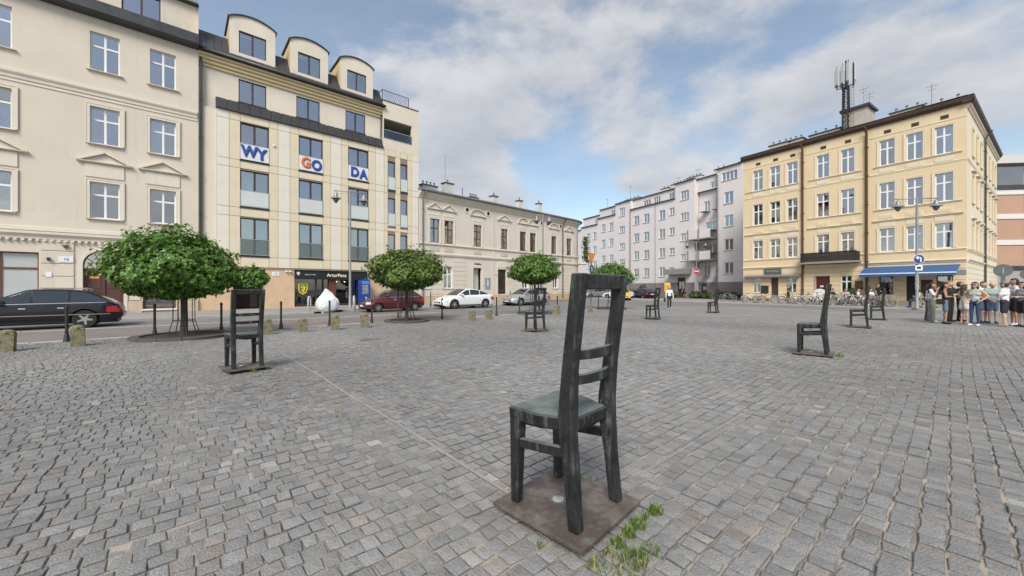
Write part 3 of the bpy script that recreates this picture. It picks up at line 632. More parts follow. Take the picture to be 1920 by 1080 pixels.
# ------------------------------------------------------------------ modern yellow house with WYGODA letters
M_PAN = mat('yellow_stone_panel', (.65, .57, .42), .75, .07, 1.0, .08, 60, streak=.17)
M_PAN2 = mat('pale_stone_panel', (.68, .635, .555), .75, .06, 1.0, .08, 60, streak=.17)
M_B2W = mat('pale_beige_render', (.64, .58, .485), .85, .06, .6, .1, 60, streak=.17)
M_B2Y = mat('yellow_render', (.60, .49, .29), .85, .06, .8, .1, 60)
M_PEACH = mat('peach_stone', (.60, .43, .275), .75, .10, 1.6, .12, 50, col2=(.56, .40, .26))
M_FROST = mat('frosted_rail_glass', (.55, .58, .57), .25, .05, 1)
def building_2():
    b = thing('apartment_building', 'yellow panelled building with arched dormers and WYGODA letters on its window railings', 'building', PB, ROW_RZ)
    fx = [(2.13, 3.75), (5.58, 7.18), (9.0, 10.58)]; fz = [(3.6, 6.13), (6.82, 9.28), (9.92, 12.42)]
    nx = [(12.18, 12.83), (13.28, 13.93)]; nz = [(3.55, 5.95), (6.58, 8.97), (9.61, 12.03)]
    holes = [(a, c, z0, z1) for a, c in fx for z0, z1 in fz] + [(a, c, z0, z1) for a, c in nx for z0, z1 in nz]
    hg = [(1.75, 3.55, 0, 2.75), (5.32, 10.38, .12, 2.72)]
    wall(b, .9, 14.95, 2.8, 13.0, holes, mat('panel_backing', (.24, .20, .15), .9, .1, 2), y=0, depth=.22)
    wall(b, .0, 14.95, 0, 2.8, hg, M_PEACH, y=.06, depth=.3, name='ground_wall')
    MB().box(.0, .9, .22, .3, 2.8, 13.0).build('side_wall', M_B2W, b); MB().box(.88, .899, .0, .25, 2.8, 13.0).build('return_wall', M_B2W, b)
    MB().box(.9, 14.95, .0, .06, 2.79, 2.8).build('soffit', M_PAN2, b)
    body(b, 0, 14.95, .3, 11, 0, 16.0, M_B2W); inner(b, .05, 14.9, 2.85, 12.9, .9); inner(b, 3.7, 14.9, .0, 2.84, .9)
    # stone cladding panels, each its own piece
    xs = [.9, 1.54, 2.13, 3.75, 4.29, 5.02, 5.58, 7.18, 7.73, 8.48, 9.0, 10.58, 11.14, 11.86, 12.18, 12.83, 13.28, 13.93, 14.32, 14.95]
    zs = [2.86, 3.56, 6.2, 6.78, 9.37, 9.9, 12.46, 12.98]
    pale = {0, 4, 8, 12, 18}
    for i in range(len(xs)-1):
        for j in range(len(zs)-1):
            a, c, z0, z1 = xs[i], xs[i+1], zs[j], zs[j+1]
            cx, cz = (a+c)/2, (z0+z1)/2
            if any(h[0] < cx < h[1] and h[2] < cz < h[3] for h in holes): continue
            w, h = round(c-a, 3), round(z1-z0, 3); m = M_PAN2 if i in pale else M_PAN
            link('panel', cached(('pan', w, h, m.name), lambda: MB().bevbox(.011, w-.011, -.03, -.002, .012, h-.012, .004).mesh('panel', m)), b, (a, 0, z0))
    for i, (a, c) in enumerate(fx):
        for j, (z0, z1) in enumerate(fz):
            cu = {(0, 1): (M_CURT, .02, .48, 0), (0, 0): (M_CURT2, .05, .95, 0), (1, 0): (M_CURT2, .5, .97, 0), (2, 0): (M_CURT2, 0, 1, 0), (2, 1): (M_CURT, 0, .4, 0)}.get((i, j))
            o = window(b, a, z0, c-a, z1-z0, 'double', M_BROWNF, y=.1, fr=.07, bar=.12, curtain=cu)
            r = MB().box(a-.02, c+.02, -.055, -.033, z0+1.1, z0+1.14).box(a-.02, c+.02, -.055, -.033, z0+.06, z0+.10).box(a, a+.03, -.055, -.033, z0+.1, z0+1.1).box(c-.03, c, -.055, -.033, z0+.1, z0+1.1).build('railing', M_STEEL, b)
            MB().box(a+.035, c-.035, -.048, -.040, z0+.11, z0+1.09).build('railing_glass', (M_FROST if j else glass_mat('rail_glass', (.0, .0, .0), .05)), r)
            MB().box(a-.04, c+.04, -.06, .1, z0-.08, z0+.0).build('sill', M_SLATE, b)
    blue = mat('blue_letter_plastic', (.02, .075, .33), .4); orange = mat('orange_letter_plastic', (.72, .15, .03), .4); navy = mat('letter_side_navy', (.015, .03, .13), .5)
    ban = mat('white_banner', (.66, .67, .68), .6, .05, 2)
    for (a, c), tx, cm in zip(fx, ('WY', 'GO', 'DA'), ((blue, blue), (orange, blue), (blue, blue))):
        z0 = 9.92; p = MB().box(a+.01, c-.01, -.066, -.058, z0+.07, z0+1.08).build('letter_banner', ban, b)
        for k, ch in enumerate(tx):
            x = a + (c-a)*((.30, .73)[k] if tx != 'GO' else (.28, .72)[k]); zc = z0 + .58 - (.04 if k else -.03)
            wall_text('letter_shadow', ch, .98, navy, p, x+.035, -.07, zc-.03, .002, bold=.045, sx=.86)
            wall_text('letter', ch, .98, cm[k], p, x, -.10, zc, .02, bold=.035, sx=.86)
    for a, c in nx:
        for k, (z0, z1) in enumerate(nz):
            window(b, a, z0, c-a, z1-z0, 'single', M_BROWNF, y=.1, fr=.07, curtain=(M_CURT if k == 2 else M_CURT2, 0, 1, 0) if k != 1 else None)
            r = MB().box(a-.02, c+.02, -.055, -.033, z0+1.1, z0+1.14).box(a-.02, c+.02, -.055, -.033, z0+.06, z0+.1).build('railing', M_STEEL, b); MB().box(a+.03, c-.03, -.048, -.040, z0+.1, z0+1.09).build('railing_glass', M_FROST if k else glass_mat('rail_glass'), r)
            MB().box(a-.03, c+.03, -.06, .1, z0-.08, z0).build('sill', M_SLATE, b)
    # pent roof of metal sheets over the bay
    rf = MB().prism([(-.12, 12.98), (.36, 13.78), (.45, 13.78), (.45, 12.98)], 'x', .86, 11.8).build('pent_roof', M_SLATE, b)
    nn = 18; sw = (11.8-.86)/nn
    for k in range(nn):
        link('roof_sheet', cached('psheet', lambda: MB().add([(.03, -.16, 13.0), (sw-.03, -.16, 13.0), (sw-.03, .33, 13.82), (.03, .33, 13.82), (.03, -.12, 12.97), (sw-.03, -.12, 12.97), (sw-.03, .37, 13.77), (.03, .37, 13.77)], [(0, 1, 2, 3), (0, 4, 5, 1), (1, 5, 6, 2), (2, 6, 7, 3), (3, 7, 4, 0)]).mesh('roof_sheet', M_SLATE)), rf, (.86 + sw*k, 0, 0))
    # fourth floor and cornice
    ux = [(2.08, 3.65), (5.5, 7.07), (8.92, 10.46)]
    wall(b, 0, 11.75, 12.9, 15.6, [(a, c, 13.88, 15.4) for a, c in ux], M_B2W, y=.36, depth=.14, name='upper_wall'); inner(b, .1, 11.6, 13, 15.6, 1.0)
    for k, (a, c) in enumerate(ux): window(b, a, 13.88, c-a, 1.52, 'double', M_BROWNF, y=.42, fr=.06, bar=.11, curtain=[(M_CURT, .55, 1, 0), (M_CURT, .5, .95, 0), None][k]); MB().box(a-.04, c+.04, .3, .45, 13.82, 13.875).build('sill', M_SLATE, b)
    for z0, z1, o in ((15.55, 15.72, .12), (15.73, 15.92, .22), (15.93, 16.12, .32), (16.13, 16.3, .42)): course(b, 'cornice', -.02, 11.8, [(.4, z0), (.36-o*.8, z0), (.36-o, z0+.06), (.36-o, z1-.015), (.4, z1)], M_B2Y)
    mb = MB().tube([(-.03, -.16, 16.42), (11.95, -.16, 16.42)], .1, 10); mb.build('gutter', M_SLATE, b, smooth=True)
    roof = MB().prism([(-.1, 16.32), (-.1, 16.48), (1.15, 18.15), (10.8, 18.6), (10.8, 16.32)], 'x', .0, 11.85).build('roof', mat('dark_roof_tiles', (.05, .05, .052), .55, .25, 3, .3, 12), b)
    for k in range(30): link('roof_tile', cached('rtile', lambda: MB().add([(.01, -.13, 16.5), (.38, -.13, 16.5), (.38, 1.13, 18.19), (.01, 1.13, 18.19), (.01, -.1, 16.48), (.38, -.1, 16.48)], [(0, 1, 2, 3), (0, 4, 5, 1)]).mesh('roof_tile', M_SLATE)), roof, (.395*k, 0, 0))
    for a, c in ((1.57, 4.14), (5.06, 7.57), (8.47, 10.98)):
        n = 10; w = c-a; arch = [(a + w*i/n, 19.22 + .36*math.sin(math.pi*i/n)**.8) for i in range(n+1)]
        d = link('dormer', None, b)
        wa, wc = a+.5, c-.53; z0, z1 = 17.02, 18.5
        mb = MB(); 
        front = [(a, 16.7), (c, 16.7)] + [(c, z1), (wc, z1), (wc, z0), (wa, z0), (wa, z1), (a, z1)]
        mb.poly([(p[0], .1, p[1]) for p in [(a, 16.7), (c, 16.7), (c, z0), (a, z0)]]); mb.poly([(p[0], .1, p[1]) for p in [(a, z0), (wa, z0), (wa, z1), (a, z1)]]); mb.poly([(p[0], .1, p[1]) for p in [(wc, z0), (c, z0), (c, z1), (wc, z1)]])
        mb.poly([(a, .1, z1), (c, .1, z1)] + [(p[0], .1, p[1]) for p in arch[::-1]])
        for q in ((wa, wa), (wc, wc)): mb.poly([(q[0], .1, z0), (q[0], .25, z0), (q[0], .25, z1), (q[0], .1, z1)])
        mb.poly([(wa, .1, z1), (wc, .1, z1), (wc, .25, z1), (wa, .25, z1)]); mb.poly([(wa, .1, z0), (wc, .1, z0), (wc, .25, z0), (wa, .25, z0)])
        mb.build('dormer_front', M_B2W, d)
        MB().poly([(a, .1, 16.7), (a, 2.6, 16.7), (a, 2.6, 19.22), (a, .1, 19.22)]).poly([(c, .1, 16.7), (c, 2.6, 16.7), (c, 2.6, 19.22), (c, .1, 19.22)]).build('dormer_side', mat('dormer_yellow', (.60, .47, .26), .85, .08, 1), d)
        mb = MB()
        for p, q in zip(arch[:-1], arch[1:]): mb.prism([p, q, (q[0], q[1]+.06), (p[0], p[1]+.06)], 'y', .0, 2.7)
        mb.box(a-.1, a-.0, .0, 2.7, 19.14, 19.24); mb.box(c+.0, c+.1, .0, 2.7, 19.14, 19.24)
        mb.build('dormer_roof', M_SLATE, d)
        window(d, wa, z0, wc-wa, z1-z0, 'double', M_BROWNF, y=.2, fr=.06, bar=.1); MB().box(wa-.1, wc+.1, 1.0, 1.05, z0-.1, z1+.1).build('interior', M_DARK, d)
    MB().tube([(7.1, 3., 18.4), (7.1, 3., 20.1)], .09, 8).lathe([(.16, 20.1), (.17, 20.2), (0, 20.3)], (7.1, 3., 0), 10).build('roof_vent', M_PIPE, b, smooth=40)
    # stair tower with open loggia and roof railing
    wall(b, 11.75, 14.95, 12.98, 16.95, [(11.85, 14.35, 13.85, 15.5)], M_B2W, y=.0, depth=.25, name='tower_wall')
    t = MB(); t.box(11.75, 14.95, .25, 2.6, 15.5, 16.95); t.box(11.75, 14.95, .25, 2.6, 13.0, 13.85); t.box(11.75, 11.85, .25, 2.6, 13.85, 15.5); t.box(11.75, 13.2, 2.4, 2.6, 13.85, 15.5); t.build('loggia', mat('loggia_grey', (.33, .31, .29), .9, .1), b)
    MB().box(11.7, 15.0, -.05, 2.65, 16.951, 17.0).build('tower_coping', M_SLATE, b)
    MB().box(11.9, 14.33, -.02, .02, 14.55, 14.6).box(11.9, 14.33, -.02, .02, 13.86, 13.9).build('loggia_rail', M_STEEL, b); MB().box(11.9, 14.33, -.005, .005, 13.9, 14.55).build('railing_glass', glass_mat('rail_glass'), b)
    fr = MB().box(11.75, 14.1, .1, .13, 17.85, 17.89).box(11.75, 14.1, .1, .13, 17.0, 17.03); 
    for k in range(13):
        x = 11.75+.19*k; fr.bar((x, .115, 17.03), (x+.38 if x < 13.7 else x, .115, 17.86), (0, 1, 0), .014, .014); fr.bar((x+.38 if x < 13.7 else x, .115, 17.03), (x, .115, 17.86), (0, 1, 0), .014, .014)
    fr.box(11.75, 11.79, .1, 2.0, 17.85, 17.89).box(11.75, 11.79, .1, .14, 17, 17.9).box(14.06, 14.1, .1, .14, 17, 17.9).build('roof_railing', M_IRON, b)
    # passage, shop front
    ps = MB().box(1.7, 1.75, .36, 4, 0, 2.75).box(3.55, 3.6, .36, 4, 0, 2.75).box(1.7, 3.6, 4, 4.05, 0, 2.75); ps.build('passage', mat('passage_wall', (.52, .42, .32), .9, .15), b)
    MB().box(2.0, 3.1, 3.9, 3.98, 0, 2.3).build('passage_gate', mat('reddish_gate', (.16, .08, .06), .6, .2, 3), b)
    sg = MB().box(5.3, 10.42, -.16, .05, 2.12, 2.70).box(5.3, 10.42, -.22, .05, 2.71, 2.77).build('shop_sign', mat('sign_anthracite', (.012, .014, .015), .4, .1), b)
    gold = mat('warm_sign_letters', (.62, .50, .33), .4, emit=.25); wl = mat('white_sign_letters', (.6, .6, .58), .5)
    wall_text('lettering', 'ArturPana', .33, gold, sg, 8.12, -.165, 2.42, bold=.006, space=1.02)
    wall_text('lettering', 'pizza & vino', .15, wl, sg, 6.3, -.165, 2.45)
    MB().prism([(5.42, 2.62), (5.62, 2.62), (5.62, 2.48), (5.52, 2.36), (5.42, 2.48)], 'y', -.17, -.161).build('shield_emblem', wl, sg)
    fb = mat('shop_frame_dark', (.035, .025, .02), .5)
    g = glass_mat('shop_glass', (.0, .0, .0), .10)
    for a, c in ((5.32, 6.75), (6.75, 7.62), (8.12, 9.72)):
        f = MB().box(a, a+.06, .16, .22, .12, 2.12).box(c-.06, c, .16, .22, .12, 2.12).box(a, c, .16, .22, .12, .2).build('shop_window' if a < 8 else 'shop_door', fb, b); MB().box(a+.06, c-.06, .185, .195, .2, 2.12).build('pane', g, f)
    MB().box(8.9, 8.96, .1, .13, .7, 1.2).build('door_handle', M_STEEL, b)
    MB().box(7.62, 8.12, .05, .2, .1, 2.12).build('wood_panel', mat('red_brown_timber', (.13, .04, .022), .5, .2, 5), b)
    MB().box(9.72, 10.38, .3, .36, 0, 2.12).build('shop_panel', fb, b)
    # yellow crest on the glass: outline and strokes of a lion-like figure
    ye = mat('yellow_crest', (.75, .66, .02), .5)
    cx, cz = 5.88, 1.42; oc = [(-.27, .38), (-.2, .33), (-.13, .38), (-.06, .33), (0, .38), (.06, .33), (.13, .38), (.2, .33), (.27, .38), (.27, -.05), (.2, -.25), (0, -.40), (-.2, -.25), (-.27, -.05)]
    mb = MB()
    for p, q in zip(oc, oc[1:]+oc[:1]): mb.bar((cx+p[0], .15, cz+p[1]), (cx+q[0], .15, cz+q[1]), (0, 1, 0), .012, .06)
    for p, q, w in (((-.1, .22), (.08, .2), .08), ((.06, .22), (.1, -.05), .12), ((.1, -.05), (-.02, -.25), .1), ((.1, .05), (-.16, .1), .06), ((.08, -.05), (-.14, -.06), .05), ((-.02, -.2), (-.12, -.16), .05), ((.12, .0), (.2, .18), .04), ((0, -.22), (.1, -.28), .05), ((-.12, .1), (-.18, .18), .04)): mb.bar((cx+p[0], .15, cz+p[1]), (cx+q[0], .15, cz+q[1]), (0, 1, 0), .010, w)
    mb.build('crest', ye, b)
    # spot lights inside the shop and a bar counter
    for x in (8.35, 8.95, 9.4): MB().lathe([(0, 0), (.05, .01), (.05, .05), (0, .06)], (x, .7, 1.93), 8).build('ceiling_lamp', mat('lamp_glow', (1, .95, .85), .5, emit=4), b)
    MB().box(8.2, 9.6, .75, .8, .15, 1.05).box(8.2, 9.6, .6, .85, 1.05, 1.1).build('counter', mat('counter_grey', (.22, .23, .22), .5), b)
    n17 = MB().box(3.94, 4.38, .03, .055, 2.32, 2.58).build('number_plate', MATS['enamel_white'], b); wall_text('lettering', '17', .2, MATS['enamel_blue'], n17, 4.16, .026, 2.45)
    for x in (4.75, 4.98): MB().box(x, x+.1, -.12, .06, 2.6, 2.7).build('security_camera', M_WHITE, b)
    MB().lathe([(.1, 0), (.09, -.06), (0, -.08)], (4.05, -.03, 11.3), 10, axis='y').build('alarm_box', M_PAN2, b)
    pipe(b, [(.12, -.1, 16.4), (.12, .1, 16.1), (.14, .12, 15.6), (.14, .12, .3)], .055, M_GREENPIPE)
    pipe(b, [(11.72, -.1, 16.4), (11.7, .2, 15.9), (11.7, .27, 13.9)], .045, M_SLATE)
building_2()
# ------------------------------------------------------------------ low cream house with paired pediments
B3_RZ = math.atan2(.69735, .71673)
M_B3 = mat('pale_cream_plaster', (.615, .56, .48), .88, .06, .5, .12, 60, streak=.17)
M_B3T = mat('pale_cream_trim', (.65, .60, .52), .86, .06, 1, .1, 60, streak=.17)
M_ROOF3 = mat('grey_roof_tin', (.15, .145, .15), .55, .2, 1.5, .15, 25)
def building_3():
    b = thing('low_townhouse', 'low two-storey cream house with paired pediments, round vents and grey tin roof', 'building', (-8.197, 33.729, 0), B3_RZ)
    L_ = 22.6; wx = [1.13, 2.68, 6.12, 9.76, 12.62, 14.25, 18.0, 21.0]; ww = 1.02
    g = [(2.6, 3.56, 1.45, 3.45), (6.08, 7.18, .06, 3.46), (9.34, 10.57, .06, 3.44), (13.0, 13.96, 1.45, 3.45), (15.6, 16.56, 1.45, 3.45), (18.3, 19.26, 1.45, 3.45), (.35, 1.2, 1.45, 3.45)]
    wall(b, 0, L_, 0, 10.1, [(x, x+ww, 5.6, 7.75) for x in wx] + g, M_B3, depth=.22)
    # rounded corner and the side street front
    n = 8; rad = 2.6; mb = MB(); ring = [(L_ + rad*math.sin(math.pi/2*i/n), rad - rad*math.cos(math.pi/2*i/n)) for i in range(n+1)] + [(L_+rad, 12)]
    for p, q in zip(ring[:-1], ring[1:]): mb.poly([(*p, 0), (*q, 0), (*q, 10.1), (*p, 10.1)])
    mb.build('corner_wall', M_B3, b, smooth=35)
    def swept(name, prof, m):
        path = [(-.02, 0, 0, -1)] + [(L_ + (rad)*math.sin(math.pi/2*i/n), rad - rad*math.cos(math.pi/2*i/n), math.sin(math.pi/2*i/n), -math.cos(math.pi/2*i/n)) for i in range(n+1)] + [(L_+rad, 12, 1, 0)]
        vs = []; fs = []; k = len(prof)
        for x, y, nx_, ny_ in path:
            for o, z in prof: vs.append((x + nx_*o, y + ny_*o, z))
        for i in range(len(path)-1):
            for j in range(k): fs.append((i*k+j, i*k+(j+1) % k, (i+1)*k+(j+1) % k, (i+1)*k+j))
        fs += [tuple(range(k)), tuple(range((len(path)-1)*k, len(path)*k))[::-1]]
        return MB().add(vs, fs).build(name, m, b, smooth=30)
    swept('cornice', [(-.05, 9.5), (.08, 9.5), (.1, 9.62), (.22, 9.75), (.34, 9.86), (.36, 10.0), (-.05, 10.02)], M_B3T)
    swept('roof_edge', [(-.1, 10.02), (.55, 10.02), (.58, 10.12), (.5, 10.18), (-.1, 10.4)], M_ROOF3)
    swept('sill_course', [(-.02, 5.36), (.07, 5.36), (.12, 5.43), (.12, 5.5), (-.02, 5.53)], M_B3T)
    swept('string_course', [(-.02, 4.38), (.06, 4.38), (.14, 4.5), (.15, 4.6), (-.02, 4.65)], M_B3T)
    swept('plinth', [(-.02, 0), (.06, 0), (.06, .78), (-.02, .84)], mat('ochre_plinth', (.50, .39, .25), .9, .15, 1, .2, 50))
    MB().add([(0, .0, 10.2), (L_, 0, 10.2), (L_+rad, rad, 10.2), (L_+rad, 12, 10.2), (0, 12, 10.2), (0, 4.6, 11.55), (L_-2, 4.8, 11.55), (L_-2, 12, 11.55), (0, 12, 11.55)], [(0, 1, 6, 5), (1, 2, 6), (2, 3, 7, 6), (5, 6, 7, 8), (0, 5, 8, 4)]).build('roof', M_ROOF3, b)
    MB().poly([(0, 0, 0), (0, 0, 10.1), (0, 12, 10.1), (0, 12, 0)]).poly([(0, 12, 0), (0, 12, 10.1), (L_+rad, 12, 10.1), (L_+rad, 12, 0)]).build('body_wall', M_B3, b); inner(b, .1, L_-.1, 0, 10, .7)
    tri = {0, 1, 3, 7}; 
    for i, x in enumerate(wx):
        white_in = i < 2
        o = window(b, x, 5.6, ww, 2.15, 'old' if i != 2 else 'cross3', M_OLDWOOD, y=.12, fr=.06, bar=.09, curtain=(M_CURT, 0, 1, .62) if i < 2 else (M_CURT2, 0, 1, 0) if i in (2, 5) else None)
        if i < 2: MB().add([(.06, .14, .06), (.42, .14, .06), (.30, .14, 1.3), (.06, .14, 1.3)], [(0, 1, 2, 3)]).build('curtain', M_CURT, o)
        surround(b, x, 5.6, ww, 2.15, .13, M_B3T, .045)
        MB().box(x-.1, x+ww+.1, -.025, -.001, 8.08, 8.5).build('frieze_panel', M_B3T, b)
        MB().bevbox(x+.02, x+ww-.02, -.035, -.001, 4.82, 5.18, .01).build('apron_panel', mat('apron_grey', (.50, .44, .36), .9, .1, 3, .4, 40), b)
        pediment(b, x+ww/2, 8.58, 1.62 if i in (0, 1, 4, 5) else 1.95, .68, M_B3T, 'tri' if i in tri else 'arc', .15)
    for x in (5.33, 8.04, 16.3, 17.35, 19.85): 
        v = MB().lathe([(.19, -.001), (.20, -.05), (.33, -.05), (.35, -.001)], (x, 0, 9.08), 16, axis='y').build('round_vent', M_B3T, b, smooth=40); MB().lathe([(.19, -.012), (0, -.012)], (x, 0, 9.08), 16, axis='y').build('vent_hole', M_DARK, v)
    for x in ((.0, 2.45), (3.72, 5.2), (11.0, 12.85), (14.1, 15.45), (16.7, 18.15), (19.4, 22.5)):
        for k in range(8):
            z = .9 + .43*k
            if x[0] == 0: 
                MB().bevbox(.02, .33, -.03, -.001, z+.015, z+.415, .01).build('block', M_B3, b); MB().bevbox(1.22, 2.45, -.03, -.001, z+.015, z+.415, .01).build('block', M_B3, b); continue
            MB().bevbox(x[0], x[1], -.03, -.001, z+.015, z+.415, .01).build('block', M_B3, b)
    for a, c, z0, z1 in [g[0], g[3], g[4], g[5], g[6]]: window(b, a, z0, c-a, z1-z0, 'cross', M_WHITE, y=.1, sill=(M_B3T, .08, .1)); surround(b, a, z0, c-a, z1-z0, .11, M_B3T, .04)
    # open niche door with pale leaf, brown door
    MB().box(6.42, 7.18, .55, .6, .06, 3.46).build('niche_wall', M_B3T, b); MB().box(6.08, 6.42, .5, .56, .06, 3.46).build('door', M_OLDWOOD, b)
    surround(b, 6.08, .06, 1.1, 3.4, .12, M_B3T, .03, name='door_surround')
    d = MB().box(9.34, 10.57, .14, .2, .06, 3.44).box(9.34, 10.57, .1, .21, 2.55, 2.64).box(9.93, 9.98, .1, .14, .06, 2.55).build('door', mat('dark_brown_door', (.035, .022, .018), .5, .2), b)
    for k in range(2):
        for z, h in ((.25, .6), (1.0, 1.4)): MB().bevbox(9.42+.6*k, 9.86+.6*k, .12, .14, z, z+h, .012).build('door_panel', MATS['dark_brown_door'], d)
    MB().box(9.86, 9.90, .06, .12, 1.1, 1.25).build('door_handle', M_STEEL, d)
    surround(b, 9.34, .06, 1.23, 3.38, .14, M_B3T, .05, name='door_surround'); MB().box(9.3, 10.62, -.06, -.001, 3.62, 4.25).build('transom_panel', M_B3T, b)
    wall_text('lettering', 'Kraków', .27, M_IRON, b, 6.67, -.012, 3.87, .006, bold=.01)
    p = MB().box(7.57, 8.31, -.04, -.001, 1.36, 2.5).build('poster_board', mat('poster_blue_grey', (.22, .25, .31), .5, .25, 3, col2=(.30, .31, .31)), b)
    MB().prism([(7.9, 2.3), (8.0, 2.32), (8.02, 1.95), (8.06, 1.78), (7.9, 1.72), (7.8, 1.78), (7.92, 1.98)], 'y', -.046, -.041).build('poster_figure', M_WHITE, p)
    MB().box(9.02, 9.17, -.03, -.001, 2.78, 2.88).build('number_plate', MATS['enamel_blue'], b)
    pipe(b, [(.45, -.5, 10.05), (.45, -.45, 9.75), (.36, -.12, 9.3), (.36, -.12, .3)], .06, M_PIPE); pipe(b, [(8.67, -.07, 9.5), (8.67, -.07, .2)], .03, M_B3T, 'cable_duct'); pipe(b, [(20.4, -.5, 10.05), (20.3, -.3, 9.6), (20.13, -.12, 9.2), (20.13, -.12, .3)], .06, M_BROWNPIPE)
    mch = mat('white_chimney', (.55, .54, .52), .9, .15, 2, .1, 40)
    for x, y, w, d_, z, h, pots in ((3.0, 3.2, 1.7, .6, 10.8, .75, 4), (5.4, 3.4, 1.0, .7, 10.8, 1.45, 1), (9.4, 4.2, 1.1, .5, 11.1, .5, 4), (11.8, 3.4, .75, .6, 11, 1.0, 1), (16.2, 3.6, .6, .6, 11, 1.2, 1), (19.8, 3.6, .55, .6, 10.6, 1.8, 1)): chimney(b, x, y, z, w, d_, h, mch, pots)
    MB().tube([(5.1, 3.4, 12.6), (5.1, 3.4, 15.2)], .025, 6).build('aerial', M_PIPE, b); MB().tube([(7.0, 3.0, 11), (7, 3, 12.1)], .04, 6).build('roof_vent', M_IRON, b)
building_3()
# flower balcony at its corner: box with climbing plant
def corner_balcony():
    p = np.array([-8.197, 33.729]) + np.array([.71673, .69735])*24.0 + np.array([-.69735, .71673])*(-.15)
    r = thing('flower_balcony', 'iron flower balcony with red box and climbing plant on the low house corner', 'balcony', (p[0], p[1], 4.7), B3_RZ + R(40))
    MB().box(-1.0, 1.0, -.75, .3, -.12, 0).build('slab', M_B3T, r); railing(r, -1, 1, 0, 1.0, -.72, 12, M_IRON)
    MB().prism([(-.95, .12), (-.72, .12), (-.7, .42), (-.98, .42)], 'x', -.95, .95).build('flower_box', mat('red_planter', (.12, .03, .025), .7), r)
corner_balcony()

